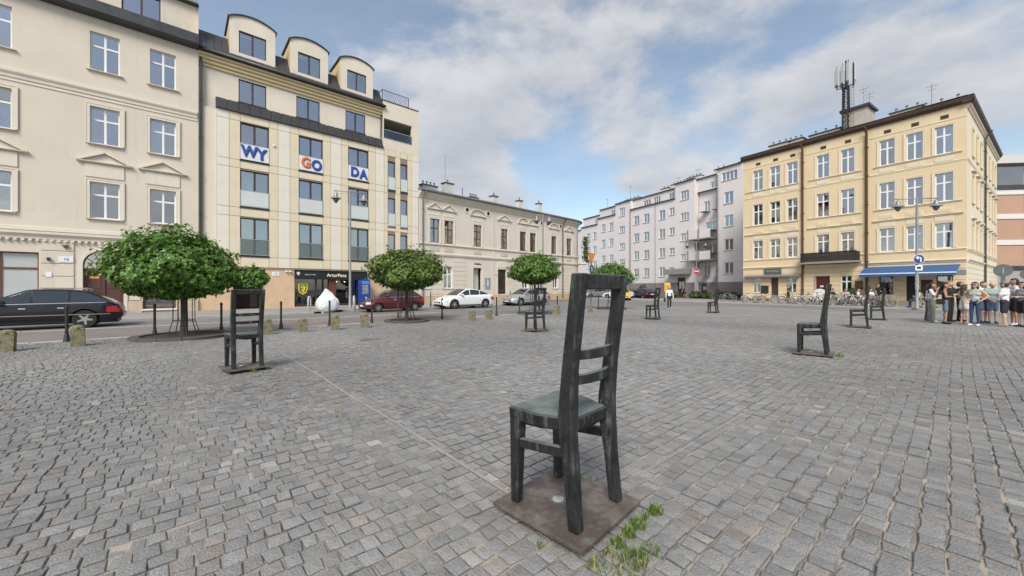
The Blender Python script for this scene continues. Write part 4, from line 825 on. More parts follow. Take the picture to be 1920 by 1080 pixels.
# ------------------------------------------------------------------ long pink-grey apartment block
PK = np.array([28.865, 48.109]); PKD = np.array([-.44721, .89443]); PKL = 41.0
pk0 = PK + PKD*PKL; PK_RZ = math.atan2(-PKD[1], -PKD[0])
M_PK = mat('pinkish_render', (.65, .61, .60), .9, .05, .4, .1, 60, streak=.17)
M_PKD = mat('mauve_plinth', (.225, .19, .205), .9, .08, .8)
M_PKC = mat('concrete_grey', (.24, .225, .225), .9, .12, 1.5)
def building_pink():
    b = thing('apartment_block', 'long pinkish grey apartment block with stepped roofline and mauve plinth', 'building', (pk0[0], pk0[1], 0), PK_RZ)
    X = lambda u: PKL - u
    W_ = []      # u_left(high), u_right, z0, z1, style
    for z0 in (12.46, 9.45, 6.37, 3.33): W_.append((2.4, 1.2, z0, z0+1.48, 'double'))
    W_.append((2.75, .67, 15.5, 16.55, 'quad'))
    W_ += [(6.1, 5.21, 12.08, 13.57, 'double'), (4.23, 3.87, 12.1, 13.55, 'single'), (5.84, 3.92, 9.4, 10.6, 'double'), (5.84, 3.92, 6.3, 7.6, 'double'), (6.1, 5.21, 3.26, 4.77, 'double'), (4.3, 3.87, 3.0, 4.9, 'single')]
    for z0, z1 in ((14.29, 15.6), (11.32, 12.4), (8.31, 9.43), (5.44, 6.41)): W_.append((9.2, 7.8, z0, z1, 'triple'))
    for z0 in (12.47, 9.46, 6.43, 3.5): W_.append((11.25, 10.3, z0, z0+1.08, 'double'))
    for u0, u1 in ((13.2, 12.04), (16.4, 15.2), (18.6, 17.4)):
        for z0 in (12.08, 9.15, 6.19, 3.24): W_.append((u0, u1, z0, z0+1.42, 'double'))
    for z0 in (14.06, ): W_.append((22.1, 20.75, z0, z0+1.45, 'triple'))
    for z0 in (11.18, 8.21, 5.4): W_.append((22.1, 20.75, z0, z0+1.1, 'triple'))
    for u0, u1 in ((24.75, 23.66), (26.9, 25.83)):
        for z0 in (11.92, 9.05, 6.1, 3.2): W_.append((u0, u1, z0, z0+1.42, 'double'))
    for u0, u1 in ((29.4, 28.4), (31.3, 30.3)):
        for z0 in (10.86, 8.16, 5.32, 2.6): W_.append((u0, u1, z0, z0+1.35, 'double'))
    segs = [(0, 3.45, 17.2, 0), (3.45, 6.9, 15.0, 1.0), (6.9, 10.2, 16.9, 0), (10.2, 19.35, 14.75, 0), (19.35, 23.1, 16.4, 0), (23.1, 28.0, 14.6, 0), (28.0, 33.2, 13.6, 0), (33.2, 41.0, 13.2, 0)]
    for ua, ub, zt, rec in segs:
        hs = [(X(w[0]), X(w[1]), w[2], w[3]) for w in W_ if ua - .01 <= w[1] and w[0] <= ub + .01]
        if ua == 6.9: hs += [(X(9.75), X(8.4), .1, 3.0)]
        wall(b, X(ub), X(ua), 2.26, zt, [h for h in hs if h[2] > 2.2] + [(h[0], h[1], 2.26, h[3]) for h in hs if h[2] < 2.2], M_PK, y=rec, depth=.18)
        wall(b, X(ub), X(ua), 0, 2.26, [(h[0], h[1], h[2], 2.26) for h in hs if h[2] < 2.2], M_PKD, y=rec-.03, depth=.2, name='plinth')
        MB().box(X(ub)-.05, X(ua)+.05, rec-.22, rec+.3, zt-.02, zt+.1).build('roof_edge', M_SLATE, b)
        MB().poly([(X(ub), rec, 0), (X(ub), rec, zt), (X(ub), 9, zt), (X(ub), 9, 0)]).poly([(X(ua), rec, 0), (X(ua), rec, zt), (X(ua), 9, zt), (X(ua), 9, 0)]).poly([(X(ub), rec, zt), (X(ua), rec, zt), (X(ua), 9, zt), (X(ub), 9, zt)]).build('body_wall', M_PK, b)
        inner(b, X(ub)+.02, X(ua)-.02, 0, zt-.1, rec+.62)
        for w in W_:
            if ua - .01 <= w[1] and w[0] <= ub + .01:
                k = wr.random(); cu = (M_CURT, 0, .5, 0) if k < .18 else (M_CURT2, 0, 1, 0) if k < .32 else (M_CURT, .55, 1, 0) if k < .42 else (M_CURT, 0, 1, .5) if k < .55 else None
                window(b, X(w[0]), w[2], w[0]-w[1], w[3]-w[2], w[4], M_WHITE, y=rec+.11, fr=.07, bar=.12, sill=(M_PKC, .08, .08), curtain=cu)
    # set-back attics
    for ua, ub, z0, zt, ws in ((3.45, 6.9, 15.0, 16.8, [(4.77, 3.82, 15.15, 15.95)]), (10.2, 19.35, 14.75, 16.45, [(11.8, 10.3, 14.95, 15.95), (14.8, 13.46, 14.95, 15.95), (16.95, 15.45, 14.95, 15.85)]), (23.1, 28, 14.6, 16.3, [(24.9, 23.9, 14.8, 15.7)]), (28, 33.2, 13.6, 15.4, [(29.6, 28.5, 13.8, 14.7)])):
        rec = .55; hs = [(X(w[0]), X(w[1]), w[2], w[3]) for w in ws]
        wall(b, X(ub), X(ua), z0, zt, hs, M_PK, y=rec, depth=.12, name='attic_wall'); MB().box(X(ub), X(ua), rec-.2, rec+.3, zt-.02, zt+.09).build('roof_edge', M_SLATE, b)
        MB().poly([(X(ub), rec, z0), (X(ub), rec, zt), (X(ub), 9, zt), (X(ub), 9, z0)]).poly([(X(ub), rec, zt), (X(ua), rec, zt), (X(ua), 9, zt), (X(ub), 9, zt)]).build('attic_body', M_PK, b); inner(b, X(ub)+.05, X(ua)-.05, z0, zt-.1, rec+.6)
        for w in ws: window(b, X(w[0]), w[2], w[0]-w[1], w[3]-w[2], 'double' if w[0]-w[1] < 1.2 else 'triple', M_WHITE, y=rec+.06, fr=.06, bar=.1)
    # balconies in the recess
    for z in (5.2, 8.15):
        s = MB().box(X(7.36), X(3.95), -.75, 1.0, z-.0, z+.16).build('balcony_slab', M_PKC, b); MB().box(X(7.36), X(3.95), -.75, -.66, z+.16, z+1.3).box(X(7.36), X(7.28), -.66, 0, z+.16, z+1.3).build('balcony_parapet', M_PK, b)
        for u in (7.36, 5.66): MB().box(X(u)-.09, X(u)+.09, -.82, -.751, z-.15, z+1.5).build('balcony_fin', M_PKC, b)
    MB().box(X(11.1), X(7.36), -1.3, .0, 3.45, 3.62).box(X(11.1), X(7.36), -1.3, -1.22, 3.62, 4.25).box(X(7.46), X(7.36), -1.22, 0, 3.62, 4.25).build('entrance_canopy', M_PKC, b)
    d = MB().box(X(9.75), X(8.4), .1, .16, .1, 3.0).build('door', M_BROWNF, b); MB().box(X(9.5), X(9.15), .085, .099, .9, 2.4).box(X(9.0), X(8.65), .085, .099, .9, 2.4).build('pane', M_GLASS, d)
    for u, y in ((3.3, -.1), (6.95, .9), (19.4, -.1), (13.95, -.06)): pipe(b, [(X(u), y, 16.5 if u < 10 else 14.7), (X(u), y, .3)], .07 if u != 13.95 else .03, M_PIPE)
    mch = mat('pink_chimney', (.50, .46, .45), .9, .12, 1)
    for u, y, z0, w, h in ((1.6, 3, 17.2, 1.1, 1.0), (4.6, 2.5, 16.8, 1.6, 1.2), (9.0, 2.8, 16.9, 2.4, 1.1), (12.0, 3, 16.4, 2.6, 1.4), (14.5, 3, 16.4, 1.5, 1.2), (22.0, 3, 16.4, 3.6, 1.0), (24.5, 3, 16.3, 2, .9), (29.5, 3, 15.4, 2.4, 1.2)): chimney(b, X(u), y, z0, w, .7, h, mch, 2 if w < 2 else 4)
    for u, h in ((7.5, 1.8), (21, 2.6), (27, 1.6), (10.8, 1.5)):
        x = X(u); MB().tube([(x, 1.5, 16.2), (x, 1.5, 16.9+h)], .03, 5).box(x-.5, x+.5, 1.48, 1.52, 16.7+h, 16.73+h).build('aerial', M_PIPE, b)
    MB().lathe([(0, 0), (.2, .03), (.4, .12), (.42, .14)], (X(26.4), .6, 15.9), 12, axis='y').build('satellite_dish', M_PKC, b)
building_pink()

# ------------------------------------------------------------------ yellow corner tenement
RBL = 15.55; rb0 = np.array([32.9976, 27.8526]) + np.array([-.53756, .84323])*RBL; RB_RZ = math.atan2(-.84323, .53756)
M_RB = mat('yellow_plaster', (.66, .53, .34), .88, .06, .4, .12, 60, streak=.17)
M_RBT = mat('pale_yellow_trim', (.68, .59, .44), .86, .06, 1, .1, 60, streak=.17)
M_RBS = mat('pale_side_plaster', (.67, .605, .47), .88, .06, .5, .1, 60, streak=.17)
M_EAVE = mat('brown_eave', (.055, .03, .024), .6, .2, 2)
def building_right():
    b = thing('corner_tenement', 'yellow four-storey corner tenement with white windows, blue awning and brown eaves', 'building', (rb0[0], rb0[1], 0), RB_RZ)
    X = lambda u: RBL - u
    cols = [(14.53, 13.6), (12.92, 12.03), (11.43, 10.54), (9.02, 8.1), (7.25, 6.33), (4.72, 3.8), (3.13, 2.22), (1.58, .66)]
    rows = [(11.56, 13.62), (7.98, 10.1), (4.47, 6.35)]
    hs = [(X(a), X(c), z0, z1) for a, c in cols for z0, z1 in rows]
    gw = [(14.56, 13.82, 1.0, 2.48), (11.38, 10.66, 1.0, 2.48), (7.26, 6.5, 1.05, 2.56), (4.74, 3.9, .95, 2.46), (1.52, .68, .95, 2.46)]; gd = [(12.85, 12.2, .06, 2.5), (9.11, 8.05, .06, 2.56), (3.14, 2.45, .06, 2.45)]
    hs += [(X(a), X(c), z0, z1) for a, c, z0, z1 in gw + gd]
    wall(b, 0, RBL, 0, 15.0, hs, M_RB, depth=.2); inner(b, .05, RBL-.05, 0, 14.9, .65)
    # side street front
    SL = 21.0; so_ = link('side_front', None, b, (RBL, 0, 0), rz=R(90) + math.atan2(-.843*0, 1)*0)
    so_.rotation_euler = (0, 0, math.atan2(.56921, .82219) - RB_RZ)
    sx = [2.6, 5.1, 7.6, 11.2, 13.8, 16.4, 18.6]; sh = [(x, x+.95, z0, z1) for x in sx for z0, z1 in rows]
    wall(so_, 0, SL, 0, 15.0, sh, M_RBS, depth=.16, name='side_wall')
    for x in sx:
        for z0, z1 in rows: window(so_, x, z0, .95, z1-z0, 'cross', M_WHITE, y=.1, sill=(M_RBT, .1, .1)); surround(so_, x, z0, .95, z1-z0, .14, M_RBT, .05)
        pediment(so_, x+.47, 10.35, 1.5, .16, M_RBT, 'tri', .18); pediment(so_, x+.47, 6.75, 1.5, .16, M_RBT, 'tri', .18)
    MB().box(1.2, SL, .6, .65, 0, 14.9).build('interior', M_DARK, so_)
    for z0, z1, o in ((10.78, 10.95, .06), (4.15, 4.35, .1), (3.35, 3.62, .16)): course(so_, 'string_course', 0, SL, CP(z0, z1, o), M_RBT)
    for k in range(7): course(so_, 'band', .02, SL, [(0, .5+.41*k), (-.03, .515+.41*k), (-.03, .88+.41*k), (0, .895+.41*k)], M_RBS)
    pipe(so_, [(9.6, -.5, 15.0), (9.6, -.12, 14.4), (9.6, -.12, .3)], .07, M_GREENPIPE)
    course(so_, 'eave', -.3, SL+.3, [(.2, 14.9), (-.2, 14.92), (-.34, 15.1), (-.38, 15.3), (.2, 15.36)], M_EAVE); course(so_, 'eave_moulding', .0, SL+.2, CP(14.6, 14.9, .2), M_RBT)
    # shell
    ca, sa = math.cos(so_.rotation_euler[2]), math.sin(so_.rotation_euler[2]); e = (RBL + SL*ca, SL*sa)
    MB().poly([(0, 0, 0), (0, 0, 15), (0, 14, 15), (0, 14, 0)]).poly([(0, 0, 15.0), (RBL, 0, 15.0), (e[0], e[1], 15.0), (0, 14, 15.0)]).poly([(e[0], e[1], 0), (e[0], e[1], 15), (0, 14, 15), (0, 14, 0)]).build('body_wall', M_RB, b)
    MB().add([(-.1, -.34, 15.362), (RBL+.38, -.34, 15.362), (e[0]+.36, e[1]-.0, 15.362), (0, 14, 15.36), (2, 6, 16.0), (RBL-4, 6.5, 16.0)], [(0, 1, 5, 4), (1, 2, 5), (2, 3, 4, 5), (3, 0, 4)]).build('roof', M_ROOF3, b)
    for i, (a, c) in enumerate(cols):
        for j, (z0, z1) in enumerate(rows):
            k = wr.random(); cu = (M_CURT2, .5, 1, 0) if k < .2 else (M_CURT, .52, 1, 0) if k < .4 else (M_CURT2, 0, 1, 0) if k < .5 else (M_CURT, 0, 1, .55) if k < .65 else (M_CURT, 0, .3, 0) if k < .78 else None
            window(b, X(a), z0, a-c, z1-z0, 'cross', M_WHITE, y=.1, fr=.06, bar=.1, curtain=cu); surround(b, X(a), z0, a-c, z1-z0, .13, M_RBT, .03)
        MB().box(X(a)-.02, X(c)+.02, -.03, -.001, 7.12, 7.52).build('apron_panel', M_RBT, b); MB().box(X(a)-.02, X(c)+.02, -.03, -.001, 10.98, 11.3).build('apron_panel', M_RBT, b)
        MB().bevbox(X(a)+.1, X(c)-.1, -.05, -.031, 7.2, 7.46, .01).build('apron_relief', M_RB, b)
        MB().box(X(a)-.02, X(c)+.02, -.026, -.001, 6.52, 6.86).build('frieze_panel', M_RBT, b)
        MB().box(X(a)+.28, X(a)+.7, -.012, .0, 14.14, 14.42).build('attic_vent', mat('vent_dark', (.05, .03, .02), .8), b)
    for a, c in ((RBL, 10.25), (9.95, 5.62), (5.35, .0)):
        x0, x1 = X(a) + .02, X(c) - .0
        course(b, 'sill_course', x0+.25, x1-.2, CP(11.42, 11.54, .09), M_RBT); course(b, 'sill_course', x0+.25, x1-.2, CP(7.84, 7.96, .09), M_RBT); course(b, 'window_cornice', x0+.2, x1-.15, CP(6.9, 7.06, .12), M_RBT)
        course(b, 'string_course', x0, x1, CP(10.78, 10.92, .05), M_RBT); course(b, 'string_course', x0, x1, [(0, 13.98), (-.03, 13.98), (-.03, 14.03), (0, 14.03)], M_RBT)
        course(b, 'sill_course', x0, x1, CP(4.26, 4.40, .08), M_RBT); course(b, 'ground_cornice', x0, x1, CP(3.4, 3.62, .14), M_RBT)
    course(b, 'eave', -.1, RBL+.38, [(.2, 14.88), (-.15, 14.88), (-.3, 15.06), (-.34, 15.3), (.2, 15.36)], M_EAVE)
    # banded ground floor between the openings
    ops = sorted([(X(a), X(c), z0, z1) for a, c, z0, z1 in gw + gd])
    for k in range(7):
        z0 = .45 + .41*k; z1 = z0 + .38; cur = .02
        for a, c, y0, y1 in ops + [(RBL-.01, RBL, 0, 9)]:
            if not (z1 > y0 and z0 < y1): continue
            if a - cur > .1: MB().bevbox(cur, a-.02, -.03, -.001, z0, z1, .012).build('band', M_RBT if k % 1 else M_RB, b)
            cur = c + .02
    MB().box(0, RBL, -.05, -.001, 0, .42).build('plinth', mat('grey_plinth', (.33, .29, .23), .9, .15, 1), b)
    for a, c, z0, z1 in gw: window(b, X(a), z0, a-c, z1-z0, 'cross' if a > 6 else 'one_transom', M_WHITE if a > 6 else M_IRON, y=.1, sill=(M_RBT, .06, .05))
    mdr = mat('dark_red_door', (.085, .015, .013), .45, .15)
    for (a, c, z0, z1), m_ in zip(gd, (M_BROWNF, mdr, M_DARK)):
        d = MB().box(X(a), X(c), .14, .2, z0, z1).build('door', m_, b)
        if m_ is mdr:
            for s in (0, 1): MB().bevbox(X(a)+.08+.5*s, X(a)+.46+.5*s, .12, .14, .3, 1.5, .01).build('door_panel', mdr, d)
            MB().box(X(a)+.3, X(a)+.55, .11, .119, 1.55, 1.7).build('notice', M_WHITE, d); MB().box(X(a)-.12, X(a)-.01, -.05, 0, .06, 2.6).build('door_jamb', mat('pinkish_stone', (.36, .27, .23), .8, .1), b)
    MB().box(X(12.82), X(12.23), .12, .139, .06, .75).build('blue_panel', mat('sky_blue_panel', (.13, .36, .47), .6), b)
    mb = MB().box(X(13.46), X(11.9), -.09, -.031, 2.86, 3.44).build('shop_sign', mat('grey_green_sign', (.085, .095, .085), .6, .1), b); wall_text('lettering', 'RESTAURACJA', .17, mat('pale_letters', (.42, .43, .41), .6), mb, X(12.68), -.094, 3.16)
    MB().prism([(0, 2.8), (-.55, 2.66), (-.55, 2.55), (0, 2.72)], 'x', X(15.25), X(10.22)).build('narrow_awning', mat('grey_awning', (.16, .165, .175), .8, .15, 4), b)
    # framed board and picture
    MB().box(X(13.75), X(13.05), -.07, -.031, .95, 1.72).build('menu_board', M_DARK, b); MB().box(X(6.28), X(5.75), -.07, -.031, 1.35, 2.1).build('menu_board', mat('wood_board', (.09, .05, .025), .6, .3, 6, col2=(.2, .15, .09)), b); MB().box(X(2.3), X(1.7), -.07, -.031, 1.1, 2.1).build('menu_board', mat('dark_red_board', (.05, .015, .012), .6), b)
    # balcony of dark boards
    bl = MB().box(X(10.05), X(5.85), -.95, -.0, 3.66, 3.82).build('balcony_slab', M_PKC, b)
    nb = 30
    for k in range(nb): link('balcony_board', cached('bb', lambda: MB().bevbox(0, .122, -.9, -.875, 3.84, 4.62, .004).mesh('balcony_board', mat('dark_stained_wood', (.022, .014, .012), .6, .3, 5))), b, (X(9.98) + .134*k, 0, 0))
    MB().box(X(9.98), X(5.95), -.92, -.87, 4.62, 4.68).box(X(9.98), X(9.94), -.87, -.02, 3.82, 4.62).box(X(5.99), X(5.95), -.87, -.02, 3.82, 4.62).build('balcony_rail', MATS['dark_stained_wood'], b)
    for u in (10.1, 5.5): pipe(b, [(X(u), -.5, 14.95), (X(u), -.14, 14.5), (X(u), -.1, .3)], .085, M_BROWNPIPE)
    # blue awning with valance and arms
    maw = mat('blue_awning', (.035, .095, .23), .85, .08, 2, .1, 60)
    aw = MB().prism([(-.04, 3.22), (-1.55, 2.62), (-1.55, 2.59), (-.04, 3.18)], 'x', X(5.6), X(.3)).build('awning', maw, b)
    MB().box(X(5.62), X(.28), -1.6, -1.551, 2.57, 2.65).build('awning_bar', M_WHITE, aw)
    nsc = 26; sw = 5.3/nsc
    for k in range(nsc): link('valance', cached('val', lambda: MB().prism([(0, 2.57), (sw-.006, 2.57), (sw-.006, 2.40), (sw*.5, 2.36), (0, 2.40)], 'y', -1.585, -1.575).mesh('valance', maw)), aw, (X(5.6) + sw*k, 0, 0))
    for u in (5.3, .6): MB().tube([(X(u), -.05, 2.4), (X(u), -1.5, 2.6)], .025, 6).build('awning_arm', M_WHITE, aw)
    MB().box(X(.55), X(.02), -.06, -.031, 2.45, 2.8).build('street_sign', mat('grey_blue_sign', (.2, .24, .28), .5), b)
    # roof: chimneys, lift shed, aerials
    mch = mat('rendered_chimney', (.42, .38, .33), .9, .15, 1, .15, 40)
    for u, y, w, h in ((12.9, 2.0, 1.7, .9), (11.6, 2.4, 1.4, 1.0), (9.0, 2.0, 2.4, .8), (3.6, 2.4, 1.9, .9), (1.6, 2.2, 2.6, .6)): chimney(b, X(u), y, 15.4, w, .7, h, mch, 3)
    sh = MB().box(X(7.6), X(5.9), 1.6, 3.6, 15.4, 17.5).build('roof_shed', mch, b); MB().prism([(1.4, 17.46), (3.8, 17.46), (3.8, 17.6), (1.4, 17.68)], 'x', X(7.8), X(5.7)).build('shed_roof', M_SLATE, sh)
    for u, h in ((2.2, 2.4), (6.4, 4.0), (6.0, 3.4)): MB().tube([(X(u), 2.6, 15.6), (X(u), 2.6, 15.6+h)], .025, 5).box(X(u)-.35, X(u)+.35, 2.59, 2.61, 15.4+h, 15.43+h).box(X(u)-.25, X(u)+.25, 2.59, 2.61, 15.1+h, 15.13+h).build('aerial', M_PIPE, b)
building_right()
def mast():
    b = RBL - 7.35; c, s = math.cos(RB_RZ), math.sin(RB_RZ); y = 1.5
    p = (rb0[0] + b*c - y*s, rb0[1] + b*s + y*c, 15.45)
    r = thing('phone_mast', 'dark lattice phone mast with white antenna panels on the yellow tenement roof', 'antenna mast', p, RB_RZ)
    mb = MB(); q = .21; H_ = 4.35
    for i in (-1, 1):
        for j in (-1, 1): mb.tube([(i*q, j*q, 0), (i*q*.8, j*q*.8, H_)], .055, 6)
    k = 0; z = 0
    while z < H_ - .45:
        for (a, b_) in (((-q, -q), (q, -q)), ((q, -q), (q, q)), ((q, q), (-q, q)), ((-q, q), (-q, -q))):
            mb.tube([(*a, z), (*b_, z+.45)], .022, 5); mb.tube([(*b_, z), (*a, z+.45)], .022, 5)
        z += .45
    mb.build('lattice', M_IRON, r)
    mb = MB().tube([(.45, -.3, .2), (.45, -.3, H_)], .015, 5).tube([(.65, -.3, .2), (.65, -.3, H_)], .015, 5)
    for i in range(13): mb.tube([(.45, -.3, .3+.3*i), (.65, -.3, .3+.3*i)], .012, 5)
    mb.build('ladder', M_IRON, r)
    mb = MB().tube([(0, 0, H_-.3), (0, 0, H_+2.3)], .06, 8)
    for a in range(3):
        an = R(20 + 120*a); v = Vector((math.cos(an), math.sin(an), 0)); w = Vector((-v.y, v.x, 0))
        mb.tube([(0, 0, H_), tuple(v*.5 + Vector((0, 0, H_)))], .04, 6); mb.tube([tuple(v*.5 - w*.46 + Vector((0, 0, H_))), tuple(v*.5 + w*.46 + Vector((0, 0, H_)))], .04, 6)
        for t in (-.42, 0, .42): mb.tube([tuple(v*.5 + w*t + Vector((0, 0, H_-.15))), tuple(v*.5 + w*t + Vector((0, 0, H_+1.95 + .3*t)))], .025, 6)
    mb.build('antenna_frame', M_IRON, r)
    for a in range(3):
        an = R(20 + 120*a); v = Vector((math.cos(an), math.sin(an), 0)); w = Vector((-v.y, v.x, 0))
        for t in (-.42, 0, .42): link('antenna_panel', cached('antp', lambda: MB().bevbox(-.06, .06, -.09, .09, 0, 1.6, .03).mesh('antenna_panel', mat('antenna_white', (.42, .42, .42), .5, .05))), r, tuple(v*.6 + w*t + Vector((0, 0, H_+.15))), an)
mast()
# ------------------------------------------------------------------ modern orange-brown building beyond the side street
def building_orange():
    p = (57.5, 46.0, 0); b = thing('modern_office', 'modern building with brown-orange panels and white bands at right edge', 'building', p, R(-6))
    mo = mat('terracotta_panel', (.40, .25, .175), .7, .06, .5); mw = mat('white_band', (.6, .58, .56), .7, .05)
    z = 0.; 
    MB().box(0, 30, 0, 12, 0, 3.6).build('ground_wall', mat('ground_floor_grey', (.3, .29, .28), .7), b)
    MB().box(0, 30, -.12, 0, 3.6, 4.1).build('sign_band', M_SLATE, b)
    for k, (z0, z1) in enumerate(((4.1, 6.6), (7.2, 9.7), (10.3, 12.6))):
        MB().box(0, 30, 0, 12, z0, z1).build('terracotta_band', mo, b); MB().box(-.1, 30, -.1, 12, z1, z1+.6).build('white_band', mw, b)
        for i in range(6): window(b, 3.4+4*i, z0+.4, 2.2, 1.7, 'double', M_BROWNF, y=-.07)
    MB().box(-.2, 30, -.2, 12, 13.2, 13.7).build('roof_edge', M_SLATE, b)
    MB().box(.5, 30, .6, 12, 13.7, 16.3).build('penthouse_wall', mat('penthouse_green_grey', (.28, .29, .25), .5, .2, .8), b)
    for i in range(8): MB().box(.5+3.6*i, 3.9+3.6*i, .52, .56, 13.9, 16.1).build('pane', M_GLASS, b)
    MB().box(-.3, 30.3, -.3, 12.3, 16.3, 17.2).build('roof_slab', mat('pale_slab', (.5, .49, .47), .8), b)
    MB().box(-2.2, -.1, 1.5, 12, 0, 13.6).build('side_wing', M_RBT, b)
building_orange()
#---PART5---
# ------------------------------------------------------------------ trees
def leaf_mat():
    m = bpy.data.materials.new('maple_leaf'); m.use_nodes = True; N = m.node_tree.nodes; L = m.node_tree.links; p = N['Principled BSDF']; out = N['Material Output']
    at = N.new('ShaderNodeAttribute'); at.attribute_name = 'tint'; L.new(at.outputs['Color'], p.inputs['Base Color']); p.inputs['Roughness'].default_value = .42
    tr = N.new('ShaderNodeBsdfTranslucent'); hs = N.new('ShaderNodeHueSaturation'); hs.inputs['Value'].default_value = 1.6; hs.inputs['Hue'].default_value = .485; L.new(at.outputs['Color'], hs.inputs['Color']); L.new(hs.outputs[0], tr.inputs[0])
    mx = N.new('ShaderNodeMixShader'); mx.inputs[0].default_value = .28; L.new(p.outputs[0], mx.inputs[1]); L.new(tr.outputs[0], mx.inputs[2]); L.new(mx.outputs[0], out.inputs[0])
    return m
M_LEAF = leaf_mat()
M_BARK = mat('maple_bark', (.075, .055, .042), .9, .3, 9, .9, 30, streak=.3)
LEAF = np.array([(0, 0), (-.16, .02), (-.48, -.06), (-.36, .22), (-.52, .44), (-.24, .50), (0, 1.0), (.24, .50), (.52, .44), (.36, .22), (.48, -.06), (.16, .02)])
def leaves(P, Nn, size, cols, rg, simple=False):
    """leaf-shaped faces at points P with normals Nn; tips hang down the slope"""
    n = len(P); Nn = Nn/np.linalg.norm(Nn, axis=1)[:, None]
    down = np.array([0, 0, -1.]) + rg.normal(0, .55, (n, 3)); tip = down - Nn*np.sum(down*Nn, 1)[:, None]; tip /= np.linalg.norm(tip, axis=1)[:, None] + 1e-6; side = np.cross(Nn, tip)
    sh = LEAF if not simple else LEAF[[0, 2, 4, 6, 8, 10]]
    sz = size*rg.uniform(.7, 1.25, n)
    fold = np.abs(sh[:, 0])*.25 - sh[:, 1]**2*.22
    V = P[:, None, :] + (side[:, None, :]*sh[None, :, :1] + tip[:, None, :]*(sh[None, :, 1:] - .35) + Nn[:, None, :]*fold[None, :, None])*sz[:, None, None]
    k = len(sh); F = np.array([(0, i, i+1) for i in range(1, k-1)]); F = (F[None] + np.arange(n)[:, None, None]*k).reshape(-1, 3)
    return V.reshape(-1, 3), F, np.repeat(cols, k, 0)
def crown_mesh(rx, up, dn, n, size, seed, warm=.0, simple=False, c0=(.042, .105, .016), c1=(.135, .26, .036)):
    rg = np.random.default_rng(seed)
    d = rg.normal(0, 1, (n, 3)); d /= np.linalg.norm(d, axis=1)[:, None]
    bumps = rg.normal(0, 1, (34, 3)); bumps[:, 2] = np.abs(bumps[:, 2])*.7 - .25; bumps /= np.linalg.norm(bumps, axis=1)[:, None]; amp = rg.uniform(.05, .30, 34)
    dot = np.clip(d @ bumps.T, -1, 1); lump = np.max(amp[None]*np.exp(-(np.arccos(dot)/.30)**2), 1)
    u = rg.random(n); rho = (.82 + lump)*(1 - .36*u**2.0)*rg.normal(1, .05, n)
    m = n//32; q = rg.integers(0, m//7+1, m); dd = d[:m//7+1].copy(); dd[:, 2] = np.abs(dd[:, 2])*.8; d[:m] = dd[q] + rg.normal(0, .035, (m, 3)); d /= np.linalg.norm(d, axis=1)[:, None]; rho[:m] = rg.uniform(.96, 1.17, m)      # stray shoots
    zs = np.where(d[:, 2] > 0, up, dn); P = np.stack([d[:, 0]*rx, d[:, 1]*rx, d[:, 2]*zs], 1)*rho[:, None]
    P[:, 2] -= .10*(np.hypot(P[:, 0], P[:, 1])/rx)**2*up
    Nn = np.stack([d[:, 0]/rx, d[:, 1]/rx, d[:, 2]/zs], 1); Nn /= np.linalg.norm(Nn, axis=1)[:, None]; Nn = Nn*.8 + np.array([0, 0, .55]) + rg.normal(0, .33, (n, 3))
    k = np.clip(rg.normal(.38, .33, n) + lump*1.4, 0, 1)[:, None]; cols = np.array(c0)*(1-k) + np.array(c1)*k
    if warm: w = (rg.random(n) < warm*np.clip(d[:, 2]+.5, 0, 1)); cols[w] = np.array((.17, .15, .03))*rg.uniform(.6, 1.1, (w.sum(), 1))
    V, F, C = leaves(P, Nn, size, cols, rg, simple)
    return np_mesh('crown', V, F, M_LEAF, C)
M_RING = mat('tree_ring_stone', (.085, .078, .072), .9, .25, 4, .4, 40)
M_SOIL = mat('tree_soil', (.045, .036, .028), 1, .3, 8, .8, 60)
def tree(label, x, y, rx, zc, up, dn, n, size, seed, warm, twin=False, guard=True, r=.075, c0=(.042, .105, .016), c1=(.135, .26, .036), ox=0):
    t = thing('maple_tree', label, 'tree', (x, y, 0), group='globe maples along the square edge')
    rg = random.Random(seed)
    tr = MB().tube([(0, 0, -.05), (0, 0, .12), (.01, .01, .6), (.0, -.01, zc-dn*.2), (.02, 0, zc+.2)], [r*1.5, r*1.15, r, r*.95, r*.6], 12)
    if twin: tr.tube([(-.42*D[0], -.42*D[1], -.05), (-.38*D[0], -.38*D[1], zc)], [r*.55, r*.42], 8)
    tr.build('trunk', M_BARK, t, smooth=60)
    for k in range(9):
        a = 2*math.pi*k/9 + rg.uniform(-.2, .2); rr = rx*rg.uniform(.6, .85); z0 = zc - dn*.25 + rg.uniform(0, .35)
        MB().tube([(0, 0, z0), (rr*.4*math.cos(a), rr*.4*math.sin(a), z0+.12), (rr*math.cos(a), rr*math.sin(a), z0 + rg.uniform(-.05, .55))], [r*.5, r*.32, .012], 6).build('limb', M_BARK, t, smooth=60)
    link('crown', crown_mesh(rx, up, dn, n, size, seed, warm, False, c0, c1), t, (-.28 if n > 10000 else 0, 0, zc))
    if guard:
        for k in range(9):
            a = 2*math.pi*k/9; c, s = math.cos(a), math.sin(a)
            link('guard_rod', cached('grod', lambda: MB().tube([(.42, 0, .09), (.36, 0, .16), (.26, 0, .5), (.25, 0, 1.6)], .011, 6).mesh('guard_rod', M_IRON)), t, (0, 0, 0), a)
        g = MB().tube([(.26*math.cos(2*math.pi*k/20), .26*math.sin(2*math.pi*k/20), .5) for k in range(21)], .009, 5, cap=False); g.build('guard_hoop', M_IRON, t)
    return t
